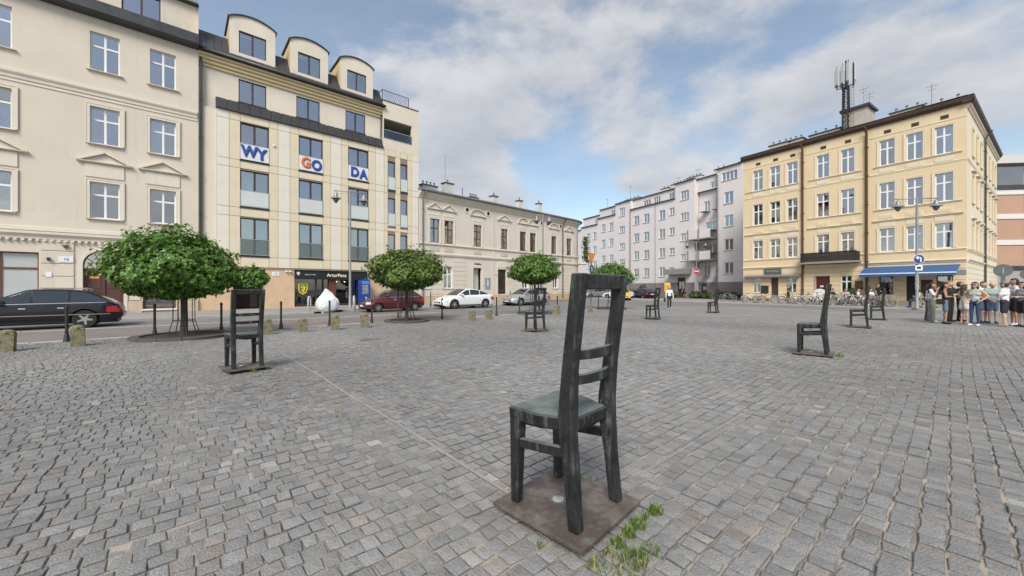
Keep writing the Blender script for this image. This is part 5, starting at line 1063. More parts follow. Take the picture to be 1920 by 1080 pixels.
def tree_ring(label, x, y, R_):
    r = thing('tree_ring', label, 'tree surround', (x, y, 0), group='stone rings around the maples'); n = 14
    for k in range(n):
        a0 = 2*math.pi*k/n + .008; a1 = 2*math.pi*(k+1)/n - .008; q = 4; pts = [(R_*math.cos(a0+(a1-a0)*i/q), R_*math.sin(a0+(a1-a0)*i/q)) for i in range(q+1)]; ins = [((R_-.22)*math.cos(a0+(a1-a0)*i/q), (R_-.22)*math.sin(a0+(a1-a0)*i/q)) for i in range(q, -1, -1)]
        MB().prism(pts + ins, 'z', -.05, .085).build('ring_stone', M_RING, r)
    MB().lathe([(0, .06), (R_*.5, .055), (R_-.2, .045)], (0, 0, 0), 20).build('soil', M_SOIL, r)
TREES = [(-9.83, 11.5, 1.56, 1.96, 1.30, .95, 11500, .118, 21, .03, False, True, .085, 1.2, 'biggest round maple tree with iron trunk guard, above the black estate car'),
         (-4.60, 16.8, 1.62, 2.22, 1.08, .98, 7500, .125, 22, .09, True, True, .06, .95, 'yellowing maple tree in front of the red car'),
         (1.30, 22.0, 1.48, 2.4, 1.12, .85, 6500, .12, 23, .05, False, True, .06, 1.0, 'round maple tree in front of the silver estate car'),
         (6.95, 26.8, 1.55, 2.25, 1.05, .85, 5000, .125, 24, .08, False, True, .06, 1.0, 'farthest maple tree, mostly hidden behind the nearest chair back')]
for i, (x, y, rx, zc, up, dn, n, sz, sd, warm, tw, gd, r, RR, lab) in enumerate(TREES):
    kw = dict(c0=(.05, .10, .018), c1=(.15, .22, .04)) if i == 1 else {}
    tree(lab, x, y, rx, zc, up, dn, n, sz, sd, warm, tw, gd, r, **kw)
    tree_ring('dark stone ring around the ' + ['biggest maple', 'yellowing maple', 'maple before the silver estate car', 'farthest maple'][i], x, y, RR)
# side branch that pokes out of the biggest crown
big = [o for o in bpy.data.objects if o.name == 'maple_tree'][0]
link('crown_branch', crown_mesh(.42, .42, .38, 480, .125, 77, 0), big, (1.62, .7, 1.78)); MB().tube([(.2, .1, 1.8), (1.0, .5, 1.95), (1.75, .75, 1.9)], [.03, .02, .008], 6).build('limb', M_BARK, big)

# ------------------------------------------------------------------ weeds
M_GRASS = mat('weed_blades', (.10, .16, .03), .6, attr='tint')
def weeds(name, label, spots, h=.075):
    rg = np.random.default_rng(len(spots)*13 + 5); V = []; F = []; C = []
    for x, y, sp, n in spots:
        for k in range(n):
            a = rg.uniform(0, 2*math.pi); r = sp*math.sqrt(rg.random()); px, py = x + r*math.cos(a), y + r*math.sin(a); hh = h*rg.uniform(.25, 1.35)*(1.1 - .6*(r/sp)**2); b = rg.uniform(0, 2*math.pi); lean = rg.uniform(.2, .9)*hh; w = rg.uniform(.0014, .0034)
            dx, dy = math.cos(b), math.sin(b); nx_, ny_ = -dy*w, dx*w; i = len(V); z = -.005 + float(und(px, py))
            V += [(px-nx_, py-ny_, z), (px+nx_, py+ny_, z), (px+dx*lean*.45+nx_*1.3, py+dy*lean*.45+ny_*1.3, z+hh*.65), (px+dx*lean*.45-nx_*1.3, py+dy*lean*.45-ny_*1.3, z+hh*.65), (px+dx*lean, py+dy*lean, z+hh)]
            F += [(i, i+1, i+2, i+3), (i+3, i+2, i+4, i+4)]; c = np.array((.085, .15, .025)) if rg.random() < .6 else np.array((.20, .21, .05)); C += [c*rg.uniform(.7, 1.3)]*5
    F = np.array(F); me = np_mesh(name, V, F, M_GRASS, np.array(C)); me.validate()
    o = stuff(link(name, me)); o['label'] = label; o['category'] = 'weeds'; return o
weeds('weeds', 'green and yellowish weeds growing at the nearest chair plate', [(.60, 2.18, .05, 90), (.69, 2.26, .035, 130), (.77, 2.35, .05, 150), (.93, 2.50, .05, 130), (.52, 2.07, .07, 60), (.66, 2.06, .07, 110), (.76, 2.10, .07, 50), (.60, 1.98, .09, 70), (.84, 2.42, .015, 40), (.46, 2.0, .05, 25), (.42, 2.02, .03, 25), (.16, 2.18, .02, 16), (-.46, 2.75, .06, 14), (-.75, 2.6, .1, 12), (-2.0, 4.42, .08, 24), (-1.75, 4.25, .12, 20), (.58, 2.9, .03, 20)])
weeds('weeds', 'weeds and small tufts growing around the other chair plates and the tree pits', [(6.97, 8.15, .08, 90), (6.85, 8.05, .05, 40), (-4.52, 6.72, .06, 40), (.45, 13.0, .2, 120), (1.05, 12.75, .2, 120), (1.2, 13.2, .15, 70), (.5, 12.85, .12, 70), (-8.9, 11.1, .18, 60), (3.0, 4.2, .05, 12)], .12)
# ------------------------------------------------------------------ cars
M_TYRE = mat('tyre_rubber', (.018, .018, .018), .85, .2, 8); M_RIM = mat('alloy_rim', (.48, .48, .49), .3, .1, 5, metal=.8); M_HUB = mat('grey_wheel_cover', (.22, .22, .225), .45, .1, 5, metal=.4)
M_CARGL = glass_mat('car_glass', (-.45, -.43, -.42), .16); M_BLACKPL = mat('black_plastic', (.015, .015, .016), .55); M_CHROME = mat('chrome', (.7, .7, .7), .15, metal=1.)
M_HEADL = mat('headlamp_glass', (.55, .57, .6), .12, .1, 20, metal=.3); M_TAILL = mat('tail_lamp_red', (.42, .015, .02), .2, .15, 20); M_PLATE = mat('number_plate_white', (.65, .65, .63), .5)
M_SEAT = mat('car_interior', (.03, .03, .032), .9)
def car(name, label, cat, loc, rz, L=4.5, Wd=1.78, H=1.45, paint=None, xa=1.05, xb=2.0, xc=3.6, xd=4.3, hood=.72, cowl=.93, deck=1.0, ax=.82, bx=3.45, rw=.315, alloy=True, pillars=(2.15, 3.05), trim=True, wag=False, plate=None):
    t = thing(name, label, cat, loc, rz); hw = Wd/2; sill = .2
    zsp = [(0, .52), (.12, .62), (.35, hood), (xa, cowl), (xb, cowl+.02), (xd, deck-.02), (L-.35, deck-.01), (L-.06, deck-.12), (L, deck-.3)]
    def zs(x): return float(np.interp(x, [p[0] for p in zsp], [p[1] for p in zsp]))
    def w(x):
        f = 1 - max(0, (.75-x)/.75)**2.2*.26 - max(0, (x-(L-.7))/.7)**2.2*.2
        return hw*f
    def zl(x):
        z = sill + max(0, (.35-x))*.25 + max(0, x-(L-.45))*.35
        for xw in (ax, bx):
            ra = rw + .06
            if abs(x-xw) < ra: z = max(z, rw + math.sqrt(ra*ra - (x-xw)**2))
        return z
    def ys(x, z):   # half width of the body side at height z
        top = zs(x); f = (z-sill)/max(.1, top-sill)
        return w(x)*float(np.interp(f, [0, .25, .55, .85, .95, 1.0], [.94, .99, 1.0, .985, .955, .90]))
    xs = sorted(set([0, .03, .08, .16, .28, .42, L-.42, L-.28, L-.16, L-.08, L-.02, L] + list(np.linspace(.5, L-.5, 22)) + [xw + s*(rw+.06)*math.cos(math.pi*k/12) for xw in (ax, bx) for s in (1,) for k in range(13)]))
    vs = []; fs = []; FR = [0, .2, .42, .65, .85, .95, 1.0]
    for x in xs:
        lo, hi = zl(x), zs(x); row = []
        for q in FR: z = lo + (hi-lo)*q; row.append((ys(x, z), z))
        row += [(row[-1][0]*.55, hi+.025), (0, hi+.035)]
        for s in (-1, 1):
            for y, z in row: vs.append((x, s*y, z))
    k = len(FR)+2
    for i in range(len(xs)-1):
        for s in (0, 1):
            a = i*2*k + s*k; b = (i+1)*2*k + s*k
            for j in range(k-1): fs.append((a+j, b+j, b+j+1, a+j+1) if s == 0 else (a+j+1, b+j+1, b+j, a+j))
    for i in (0, len(xs)-1):
        a = i*2*k; fs.append(tuple(range(a, a+k)) + tuple(range(a+2*k-2, a+k-1, -1)))
    body_ = MB().add(vs, fs).build('body', paint, t, smooth=32)
    MB().box(.12, L-.12, -hw+.26, hw-.26, .17, .66).build('underbody', M_BLACKPL, t)
    # greenhouse: roof shell, pillars, then panes set proud of it
    wr_ = .74; zt = H
    def zr(x):
        if x <= xa or x >= xd: return zs(x)
        if x < xb: u = (x-xa)/(xb-xa); return zs(xa) + (zt-.03-zs(xa))*(u*1.18 - .18*u*u)
        if x > xc: u = (xd-x)/(xd-xc); return zs(xd) + (zt-.05-zs(xd))*(u*1.25 - .25*u*u)
        u = (x-xb)/(xc-xb); return (zt-.03)*(1-u) + (zt-.07)*u + .045*math.sin(math.pi*u)
    def yg(x, z): b = .90*hw; f = (z-.95)/(zt-.95); return b - (b-wr_*hw)*max(0, f)
    gx = [xa + (xb-xa)*i/6 for i in range(7)] + [xb + (xc-xb)*i/8 for i in range(1, 8)] + [xc + (xd-xc)*i/6 for i in range(7)]; vs = []; fs = []
    for x in gx:
        z1 = zr(x); z0 = zs(x) - .01; row = [(yg(x, z0), z0), (yg(x, max(z0, z1-.05)), max(z0+.001, z1-.05)), (yg(x, z1)*.94, z1-.005), (yg(x, z1)*.5, z1+.012), (0, z1+.018)]
        for s in (-1, 1):
            for y, z in row: vs.append((x, s*y, z))
    for i in range(len(gx)-1):
        for s in (0, 1):
            a = i*10+s*5; b = a+10
            for j in range(4): fs.append((a+j, b+j, b+j+1, a+j+1) if s == 0 else (a+j+1, b+j+1, b+j, a+j))
    shell = MB().add(vs, fs).build('roof', paint, t, smooth=40)
    gdark = mat('dark_car_window', (.02, .024, .028), .06, spec=.9)
    def glasspatch(x0, x1, s, name='side_window', top=.06, bot=.03):
        n = 6; vs = []; fs = []
        for i in range(n+1):
            x = x0 + (x1-x0)*i/n; z0 = zs(x) + bot; z1 = max(z0+.005, zr(x) - top)
            for z in (z0, z1): vs.append((x, s*(yg(x, z)+.006), z))
        for i in range(n): fs.append((2*i, 2*i+2, 2*i+3, 2*i+1))
        return MB().add(vs, fs).build(name, gdark, t, smooth=True)
    cuts = [xa+.22] + list(pillars) + [xd-.18 if not wag else xd-.12]
    for s in (-1, 1):
        for a, b in zip(cuts[:-1], cuts[1:]): glasspatch(a+.03, b-.03, s)
    for x0, x1, nm in ((xa+.04, xb-.03, 'windscreen'), (xd-.03, xc+.03, 'rear_window')):
        n = 6; vs = []; fs = []
        for i in range(n+1):
            x = x0 + (x1-x0)*i/n; z = zr(x); y = yg(x, z)*.9
            for q in (-1, -.5, 0, .5, 1): vs.append((x, y*q, z + .022 - .012*abs(q)**2 + (.004)))
        for i in range(n):
            for j in range(4): fs.append((i*5+j, i*5+j+1, i*5+6+j, i*5+5+j))
        MB().add(vs, fs).build(nm, gdark, t, smooth=True)
    def patch(x0, x1, z0, z1, s, m, nm, off=.006, n=5, rel=False):
        vs = []; fs = []
        for i in range(n+1):
            x = x0 + (x1-x0)*i/n
            for j in range(3):
                z = z0 + (z1-z0)*j/2
                if rel: z += zs(x)
                vs.append((x, s*(ys(x, min(z, zs(x)-.005))+off), z))
        for i in range(n):
            for j in range(2): fs.append((i*3+j, i*3+3+j, i*3+4+j, i*3+1+j))
        return MB().add(vs, fs).build(nm, m, t, smooth=True)
    for s in (-1, 1):
        patch(.035, .40, .50, .615, s, M_HEADL, 'headlight'); patch(L-.42, L-.045, .62 if not wag else .58, deck-.17, s, M_TAILL, 'taillight')
        for x in (pillars[0], pillars[1], xa+.28): patch(x-.006, x+.006, .26, cowl-.02, s, M_BLACKPL, 'door_seam', .002, 1)
        for x in pillars: patch(x-.28, x-.12, .76, .79, s, M_CHROME if trim else paint, 'door_handle', .02, 2)
        if trim: patch(.75+ax-.35, L-.3, .50, .53, s, M_CHROME if wag else M_BLACKPL, 'side_trim', .012, 14); patch(xa+.25, xd-.2, -.012, .012, s, M_CHROME, 'window_trim', .012, 12, True)
        patch(ax+rw+.1, bx-rw-.1, sill+.02, .30, s, M_BLACKPL, 'sill_trim', .006, 8)
        mm = MB().bevbox(xa+.32, xa+.5, min(s*(hw*.93), s*(hw+.14)), max(s*(hw*.93), s*(hw+.14)), cowl+.03, cowl+.15, .03); mm.build('wing_mirror', paint, t)
    MB().bevbox(-.012, .05, -.42, .42, .40, .52, .01).build('grille', M_BLACKPL, t); MB().bevbox(-.01, .06, -.55, .55, .24, .34, .015).build('air_intake', M_BLACKPL, t)
    MB().box(-.022, -.012, -.26, .26, .35, .46).build('plate', M_PLATE, t); MB().box(L, L+.012, -.26, .26, .62, .73).build('plate', M_PLATE, t)
    MB().bevbox(L-.03, L+.04, -hw*.74, hw*.74, .40, .56, .02).build('rear_bumper', paint, t)
    if wag:
        for s in (-1, 1): MB().tube([(xb+.1, s*hw*.66, zt+.0), (xb+.25, s*hw*.66, zt+.045), (xc-.1, s*hw*.66, zt+.035), (xc+.05, s*hw*.66, zt-.02)], .015, 6).build('roof_rail', M_CHROME, t)
    def wheel():
        mb = MB().lathe([(rw*.66, -.10), (rw*.9, -.105), (rw, -.07), (rw, .07), (rw*.9, .105), (rw*.66, .10)], (0, 0, 0), 28, axis='y'); return mb.mesh('tyre', M_TYRE, 40)
    def rim():
        mb = MB().lathe([(rw*.68, -.085), (rw*.62, -.095), (rw*.60, -.05), (.0, -.045)], (0, 0, 0), 28, axis='y', m=1 if alloy else 0)
        mb.lathe([(rw*.69, -.06), (rw*.69, -.098), (rw*.60, -.098), (rw*.60, -.05)], (0, 0, 0), 28, axis='y')
        for k in range(5 if alloy else 8):
            a = 2*math.pi*k/(5 if alloy else 8); mb.bar((.02*math.cos(a), -.085, .02*math.sin(a)), (rw*.63*math.cos(a), -.088, rw*.63*math.sin(a)), (0, 1, 0), .03, .085 if alloy else .05, .03, .055)
        mb.lathe([(.06, -.06), (.055, -.102), (0, -.105)], (0, 0, 0), 14, axis='y'); return mb.mesh('rim', [M_RIM if alloy else M_HUB, M_BLACKPL], 40)
    tm = cached(('tyre', rw), wheel); rm = cached(('rim', rw, alloy), rim)
    for xw in (ax, bx):
        for s in (-1, 1):
            o = link('wheel', tm, t, (xw, s*(hw-.125), rw), rot=(0, .4*xw, 0 if s < 0 else math.pi)); link('rim', rm, o)
    return t
def paint(n, c, coat=.7, metal=.1, rough=.35): return mat(n, c, rough, .03, 2, metal=metal, coat=coat)
car('estate_car', 'black estate car driving along the street at the left edge', 'car', ts(-6.3, 22.5, -.045), ROW_RZ, 4.58, 1.76, 1.47, paint('black_car_paint', (.005, .005, .008), .3, 0, .25), 1.2, 2.2, 3.6, 4.42, .70, .92, .98, .86, 3.6, .335, True, (2.3, 3.2), True, True)
car('hatchback', 'dark red hatchback parked at the kerb behind the yellowing maple', 'car', ts(8.62, 24.25, -.045), ROW_RZ, 3.95, 1.68, 1.42, paint('dark_red_car_paint', (.105, .012, .016), .5, .2), .95, 1.8, 3.1, 3.85, .74, .92, .98, .74, 3.2, .285, False, (2.0, 2.85), True)
car('sedan', 'white sedan with sloping roof parked in front of the low house', 'car', ts(14.1, 24.5, -.045), ROW_RZ, 4.65, 1.84, 1.46, paint('white_car_paint', (.72, .73, .73), .7, 0), 1.1, 2.05, 3.15, 4.3, .74, .94, 1.03, .9, 3.68, .335, True, (2.3, 3.2), False)
car('estate_car', 'silver estate car with roof rails parked behind the round maple', 'car', ts(21.1, 25.0, -.045), ROW_RZ, 4.6, 1.8, 1.46, paint('silver_car_paint', (.40, .41, .42), .6, .4), 1.15, 2.05, 3.85, 4.45, .72, .93, .98, .85, 3.6, .32, True, (2.3, 3.2), True, True)
car('parked_car', 'grey car parked in the far street, seen through the nearest chair back', 'car', (10.6, 57.5, -.045), R(25), 4.3, 1.75, 1.45, paint('grey_car_paint', (.24, .25, .26), .5, .3), trim=False)
car('parked_car', 'white car parked in the far street, seen through the nearest chair back', 'car', (13.4, 56.0, -.045), R(-35), 4.3, 1.75, 1.45, MATS['white_car_paint'], trim=False)
car('taxi', 'yellow car in the far street under the farthest maple', 'car', (13.6, 46.5, -.045), R(80), 4.2, 1.75, 1.5, paint('yellow_car_paint', (.68, .42, .03), .5, 0), trim=False)
car('parked_car', 'dark car half hidden by the farthest maple near the hedge', 'car', (17.6, 55.5, -.045), R(-75), 4.4, 1.78, 1.47, MATS['black_car_paint'], trim=False)

# ------------------------------------------------------------------ bollards, lamps, signs
M_LAMPPOST = mat('grey_lamp_post', (.26, .27, .28), .5, .12, 3, metal=.4)
def bollard():
    r = link('iron_bollard', None)
    MB().lathe([(.075, -.05), (.075, .02), (.062, .05), (.055, .16), (.04, .2), (.034, .24), (.033, .9), (.042, .905), (.042, .93), (.034, .935), (.036, .955), (.028, .985), (0, .995)], (0, 0, 0), 12).build('post', M_IRON, r, smooth=40)
    MB().lathe([(.044, .235), (.044, .255)], (0, 0, 0), 12).build('collar', M_IRON, r)
    return r
M_OLDSTONE = mat('mossy_stone', (.23, .205, .13), .95, .25, 6, .8, 30, col2=(.13, .125, .06))
def stub():
    r = link('stone_post', None)
    MB().bevbox(-.12, .12, -.12, .12, -.05, .46, .02).build('block', M_OLDSTONE, r); MB().lathe([(.135, .455), (.12, .50), (.05, .525), (0, .53)], (0, 0, 0), 8).build('cap', M_OLDSTONE, r)
    return r
def t_of(px, s): k = (px-960)/720.; return s*(k*NV[1]-NV[0])/(D[0]-k*D[1])
b0 = bollard(); posts = [(-3.05, 'black iron bollard beside the wheel of the black estate car'), (.05, 'black iron bollard just left of the biggest maple trunk'), (2.75, 'black iron bollard between biggest maple and left chair'), (5.35, 'black iron bollard right of the left chair, before the stone pillar'), (7.15, 'black iron bollard in front of the white rubble bag'),
    (9.05, 'black iron bollard in front of the red car bonnet'), (12.1, 'black iron bollard in front of the white sedan nose'), (14.9, 'black iron bollard behind the white sedan tail'), (16.45, 'black iron bollard in front of the silver estate car'), (18.0, 'black iron bollard behind the weed-ringed chair'), (20.2, 'black iron bollard left of the nearest chair post'), (24.2, 'farthest black iron bollard seen through the nearest chair')]
PXB = [125, 290, 415, 527, 618, 697, 829, 931, 974, 1011, 1045, 1122]
for i, ((tt, lab), px) in enumerate(zip(posts, PXB)):
    o = b0 if i == 0 else copy_tree(b0); o.location = ts(t_of(px, 16.0), 16.0); tag(o, lab, 'bollard', 'iron bollards along the street')
for i, (px, s_, lab) in enumerate(((807.5, 26.2, 'thin dark bollard on the far pavement right of the red car'), (957, 26.2, 'thin dark bollard on the far pavement by the brown door'))):
    o = copy_tree(b0); o.location = ts(t_of(px, s_), s_, .06); o.scale = (1, 1, 1.15); tag(o, lab, 'bollard', 'iron bollards along the street')
s0 = stub(); STB = [(12, 'leftmost squat mossy stone post, at the left image edge'), (147, 'squat mossy stone post below the black estate car'), (500, 'squat mossy stone post behind the left chair'), (568, 'squat mossy stone post left of the white rubble bag'), (628, 'squat mossy stone post in front of the white rubble bag'), (684, 'squat mossy stone post in front of the red car nose'), (885, 'squat mossy stone post in front of the white sedan door'), (917, 'squat mossy stone post in front of the white sedan rear wheel'), (1044, 'squat stone post left of the nearest chair post'), (1088, 'dark squat stone post seen through the nearest chair back'), (1107, 'yellowish squat stone post seen through the nearest chair back')]
for i, (px, lab) in enumerate(STB):
    o = s0 if i == 0 else copy_tree(s0); o.location = ts(t_of(px, 14.35), 14.35); o.rotation_euler = (R(1.5*math.sin(i*2.3)), R(1.8*math.cos(i*3.1)), ROW_RZ + .1*math.sin(i)); o.scale = (1, 1, .96 + .08*math.sin(i*1.7)); tag(o, lab, 'stone post', 'stone posts along the square edge')
def lamp(label, x, y, h, arm, rz, sign=None, z=.06):
    r = thing('street_lamp', label, 'street lamp', (x, y, z), rz, 'grey double-arm street lamps')
    MB().lathe([(.13, 0), (.13, .05), (.1, .1), (.095, 1.0), (.08, 1.05), (.075, h*.7), (.06, h+.1), (0, h+.12)], (0, 0, 0), 12).build('pole', M_LAMPPOST, r, smooth=40)
    MB().tube([(-arm, 0, h), (arm, 0, h)], .035, 8).tube([(-arm*.98, 0, h-.18), (arm*.98, 0, h-.18)], .012, 6).build('arm', M_LAMPPOST, r, smooth=True)
    for s in (-1, 1):
        hd = MB().lathe([(.03, h), (.03, h-.12), (.10, h-.16), (.14, h-.34), (.17, h-.42), (.33, h-.52), (.34, h-.55), (.2, h-.56)], (s*arm*.86, 0, 0), 16).build('lamp_shade', M_LAMPPOST, r, smooth=40)
        MB().lathe([(.2, h-.56), (.17, h-.68), (.10, h-.80), (.03, h-.86), (0, h-.87)], (s*arm*.86, 0, 0), 14).build('lamp_glass', mat('smoked_lamp_glass', (.12, .12, .12), .2), hd, smooth=True)
    return r
lamp('grey double street lamp standing in front of the sign ArturPana', -11.3, 26.8, 8.1, 1.05, ROW_RZ + R(-12))
p = P2(25.6, 25.4); lamp('grey double street lamp by the low house, beside the round maple', p[0]+.2, p[1], 8.2, .75, ROW_RZ + R(-20))
lr = lamp('grey double street lamp carrying a blue left-turn sign before the blue awning', 28.05, 26.6, 7.6, 1.35, R(-8))
mbl = mat('sign_blue', (.015, .06, .24), .4); mwh = mat('sign_white', (.7, .71, .72), .4)
def disc(parent, x, y, z, r_, m, nm, back=None, rz=0, n=24):
    return MB().lathe([(0, -.012), (r_, -.012), (r_, .006), (0, .006)], (x, y, z), n, axis='y').build(nm, m, parent)
sg = disc(lr, 0, -.14, 3.4, .34, mwh, 'traffic_sign'); disc(lr, 0, -.155, 3.4, .31, mbl, 'sign_face')
MB().bar((.10, -.172, 3.2), (.10, -.172, 3.5), (1, 0, 0), .08, .006).bar((.10, -.172, 3.5), (-.06, -.172, 3.5), (0, 0, 1), .08, .006).prism([(-.05, 3.36), (-.05, 3.64), (-.22, 3.5)], 'y', -.175, -.169).build('sign_arrow', mwh, lr)
MB().box(-.22, .22, -.155, -.14, 2.62, 2.98).build('sub_plate', mwh, lr); MB().box(-.12, .12, -.158, -.1551, 2.72, 2.88).build('plate_mark', M_IRON, lr)
MB().lathe([(.1, 1.3), (.1, 2.3)], (0, 0, 0), 12).build('sticker_band', mat('stickers', (.45, .43, .42), .6, .5, 12, col2=(.08, .08, .09)), lr)
lp = lamp('grey double street lamp carrying a no-entry sign before the pink block', 25.2, 52.5, 7.7, 1.35, R(-12))
disc(lp, 0, -.16, 3.7, .42, mwh, 'traffic_sign'); disc(lp, 0, -.175, 3.7, .39, mat('sign_red', (.42, .02, .02), .4), 'sign_face'); MB().box(-.27, .27, -.20, -.19, 3.62, 3.78).build('sign_bar', mwh, lp)
def signpost(name, label, x, y, h, rz=0):
    r = thing(name, label, 'road sign', (x, y, 0), rz); MB().tube([(0, 0, -.05), (0, 0, h)], .032, 8).build('post', M_LAMPPOST, r, smooth=True); return r
q = P2(23.9, 16.6); r = signpost('give_way_sign', 'orange give-way sign above a blue round sign, seen over the nearest chair', q[0]-1.3, q[1]+.4, 4.0, R(48))
myo = mat('sign_orange', (.66, .26, .015), .45); tri = MB().prism([(-.5, 4.05), (.5, 4.05), (.0, 3.18)], 'y', -.06, -.04).build('sign_plate', mat('sign_red', (.42, .02, .02), .4), r); MB().prism([(-.42, 4.0), (.42, 4.0), (.0, 3.28)], 'y', -.068, -.0601).build('sign_face', myo, tri)
disc(r, 0, -.07, 2.86, .34, mbl, 'blue_sign'); MB().prism([(-.08, 2.62), (.08, 2.62), (.08, 2.86), (.16, 2.86), (0, 3.06), (-.16, 2.86), (-.08, 2.86)], 'y', -.09, -.0825).build('sign_arrow', mwh, r)
for x, y, h, w_, lab in ((28.9, 22.6, 2.65, .6, 'back of a round grey road sign on a wide post beside the people group'), (31.2, 23.2, 2.45, .52, 'back of a round grey road sign at the right image edge behind the people')):
    r = signpost('road_sign', lab, x, y, h, R(-50)); disc(r, 0, .0, h-.15, w_*.62, mat('sign_back_grey', (.12, .125, .13), .5, .1), 'sign_back'); MB().box(-.09, .09, -.03, .05, 1.0, h-.3).build('bracket', MATS['sign_back_grey'], r)
# parking meter, yellow box, road mirror box, bag, hoops, vending machine
x, y = 25.8, 51.6
r = thing('parking_meter', 'dark parking meter standing in front of the pink block', 'parking meter', (x, y, .06)); MB().bevbox(-.28, .28, -.2, .2, 0, 1.9, .04).build('cabinet', mat('meter_black', (.025, .027, .03), .5), r); MB().bevbox(-.2, .2, -.23, -.201, 1.15, 1.6, .01).build('panel', M_LAMPPOST, r); MB().lathe([(.3, 1.9), (.3, 2.0), (.2, 2.2), (0, 2.25)], (0, 0, 0), 12).build('top', MATS['meter_black'], r)
r = thing('grit_box', 'yellow box on a post among the shrubs of the pink block', 'box', (22.3, 55.2, .06), R(-10)); MB().bevbox(-.45, .45, -.3, .3, .75, 1.75, .05).build('bin', mat('yellow_plastic', (.62, .33, .02), .5), r); MB().prism([(-.35, 1.75), (.35, 1.75), (0, 2.15)], 'x', -.4, .4).build('lid', MATS['yellow_plastic'], r); MB().box(-.06, .06, -.06, .06, 0, .75).build('post', M_IRON, r)
def bag():
    bm = bmesh.new(); bmesh.ops.create_icosphere(bm, subdivisions=5, radius=1); rg = np.random.default_rng(5); wv = rg.normal(0, 1, (14, 3))*3.6; ph = rg.uniform(0, 6, 14)
    for v in bm.verts:
        c = np.array(v.co); f = 1 + .035*sum(abs(math.sin(float(a @ c) + b)) - .6 for a, b in zip(wv, ph))/2.4 + .02*abs(math.sin(9*c[0] + 6*c[2] + 2*c[1]))
        x, y, z = c; k = 1 - .30*max(0, z)**1.5; sq = lambda q: math.copysign(abs(q)**.7, q)
        v.co = (sq(x)*.76*k*f, sq(y)*.6*k*f, max(-.02, (sq(z)*.55 + .45)*f + (.40*math.exp(-((x+.12)**2 + y*y)*9) + .18*math.exp(-((x-.42)**2+y*y)*14) if z > 0 else 0)))
    me = bpy.data.meshes.new('rubble_bag'); bm.to_mesh(me); bm.free(); me.polygons.foreach_set('use_smooth', [True]*len(me.polygons)); return me
me = bag(); me.materials.append(mat('white_woven_bag', (.68, .69, .71), .7, .06, 3, .6, 9)); p = P2(9.0, 25.45)
bg_ = tag(link('rubble_bag', me, None, (-12.0+.0, 0, .06)), 'bulging white woven rubble bag on the pavement before the shop', 'bag'); tb = t_of(614, 25.4); bg_.location = ts(tb, 25.4, .06); bg_.rotation_euler = (0, 0, ROW_RZ); bg_.scale = (.82, .85, .95)
for px, lab in ((580, 'white bent-tube bike hoop left of the rubble bag'), (664, 'white bent-tube bike hoop beside the lamp post and vending machine')):
    o = MB().tube([(-.28, 0, -.05), (-.24, 0, .72), (-.20, 0, .84), (-.12, 0, .9), (.12, 0, .9), (.20, 0, .84), (.24, 0, .72), (.28, 0, -.05)], .035, 8).build('bike_hoop', mat('white_tube_paint', (.6, .6, .6), .5, .15, 6), None, ts(t_of(px, 25.0), 25.0, .06), True, ROW_RZ + R(62)); tag(o, lab, 'bike stand', 'white bike hoops')
tv = .92 + 10.05; r = thing('vending_machine', 'blue vending machine with glass front beside the shop door', 'vending machine', ts(tv, 30.35, .06), ROW_RZ)
MB().bevbox(-.36, .36, -.35, .35, 0, 2.05, .03).build('cabinet', mat('vending_blue', (.012, .06, .32), .35, .05), r); MB().box(-.26, .2, -.36, -.351, .95, 1.65).build('display', mat('vending_display', (.3, .33, .33), .2, .5, 9, col2=(.08, .1, .1)), r); wall_text('lettering', 'kaw', .22, mwh, r, 0.02, -.356, .55, bold=.01).rotation_euler = (R(90), R(-90), 0); MB().box(-.3, .3, -.36, -.351, 1.72, 1.95).build('header', mat('vending_light_blue', (.08, .25, .6), .4), r)
r = thing('plastic_sacks', 'small pale sacks lying by the kerb left of the red car', 'sack', ts(t_of(677, 25.2), 25.2, .06)); 
for k, (dx, s_) in enumerate(((-.15, .17), (.12, .13))):
    bm = bmesh.new(); bmesh.ops.create_icosphere(bm, subdivisions=3, radius=s_)
    for v in bm.verts: v.co.z = max(-.0, v.co.z*.9 + s_*.7); v.co *= 1 + .12*math.sin(40*v.co.x + 31*v.co.z)
    me = bpy.data.meshes.new('sack'); bm.to_mesh(me); bm.free(); me.polygons.foreach_set('use_smooth', [True]*len(me.polygons)); me.materials.append(mat('pinkish_sack', (.5, .45, .45), .7)); link('sack', me, r, (dx, 0, 0))
# iron cover in the setts and a pale slab stone
o = MB().lathe([(0, .012), (.27, .012), (.29, .004)], (0, 0, 0), 24).build('manhole_cover', mat('rusty_iron_cover', (.17, .13, .11), .7, .3, 10, .6, 60), None, (-4.0, 10.9, .008)); tag(o, 'rusty round manhole cover in the setts behind the left chair', 'manhole cover')
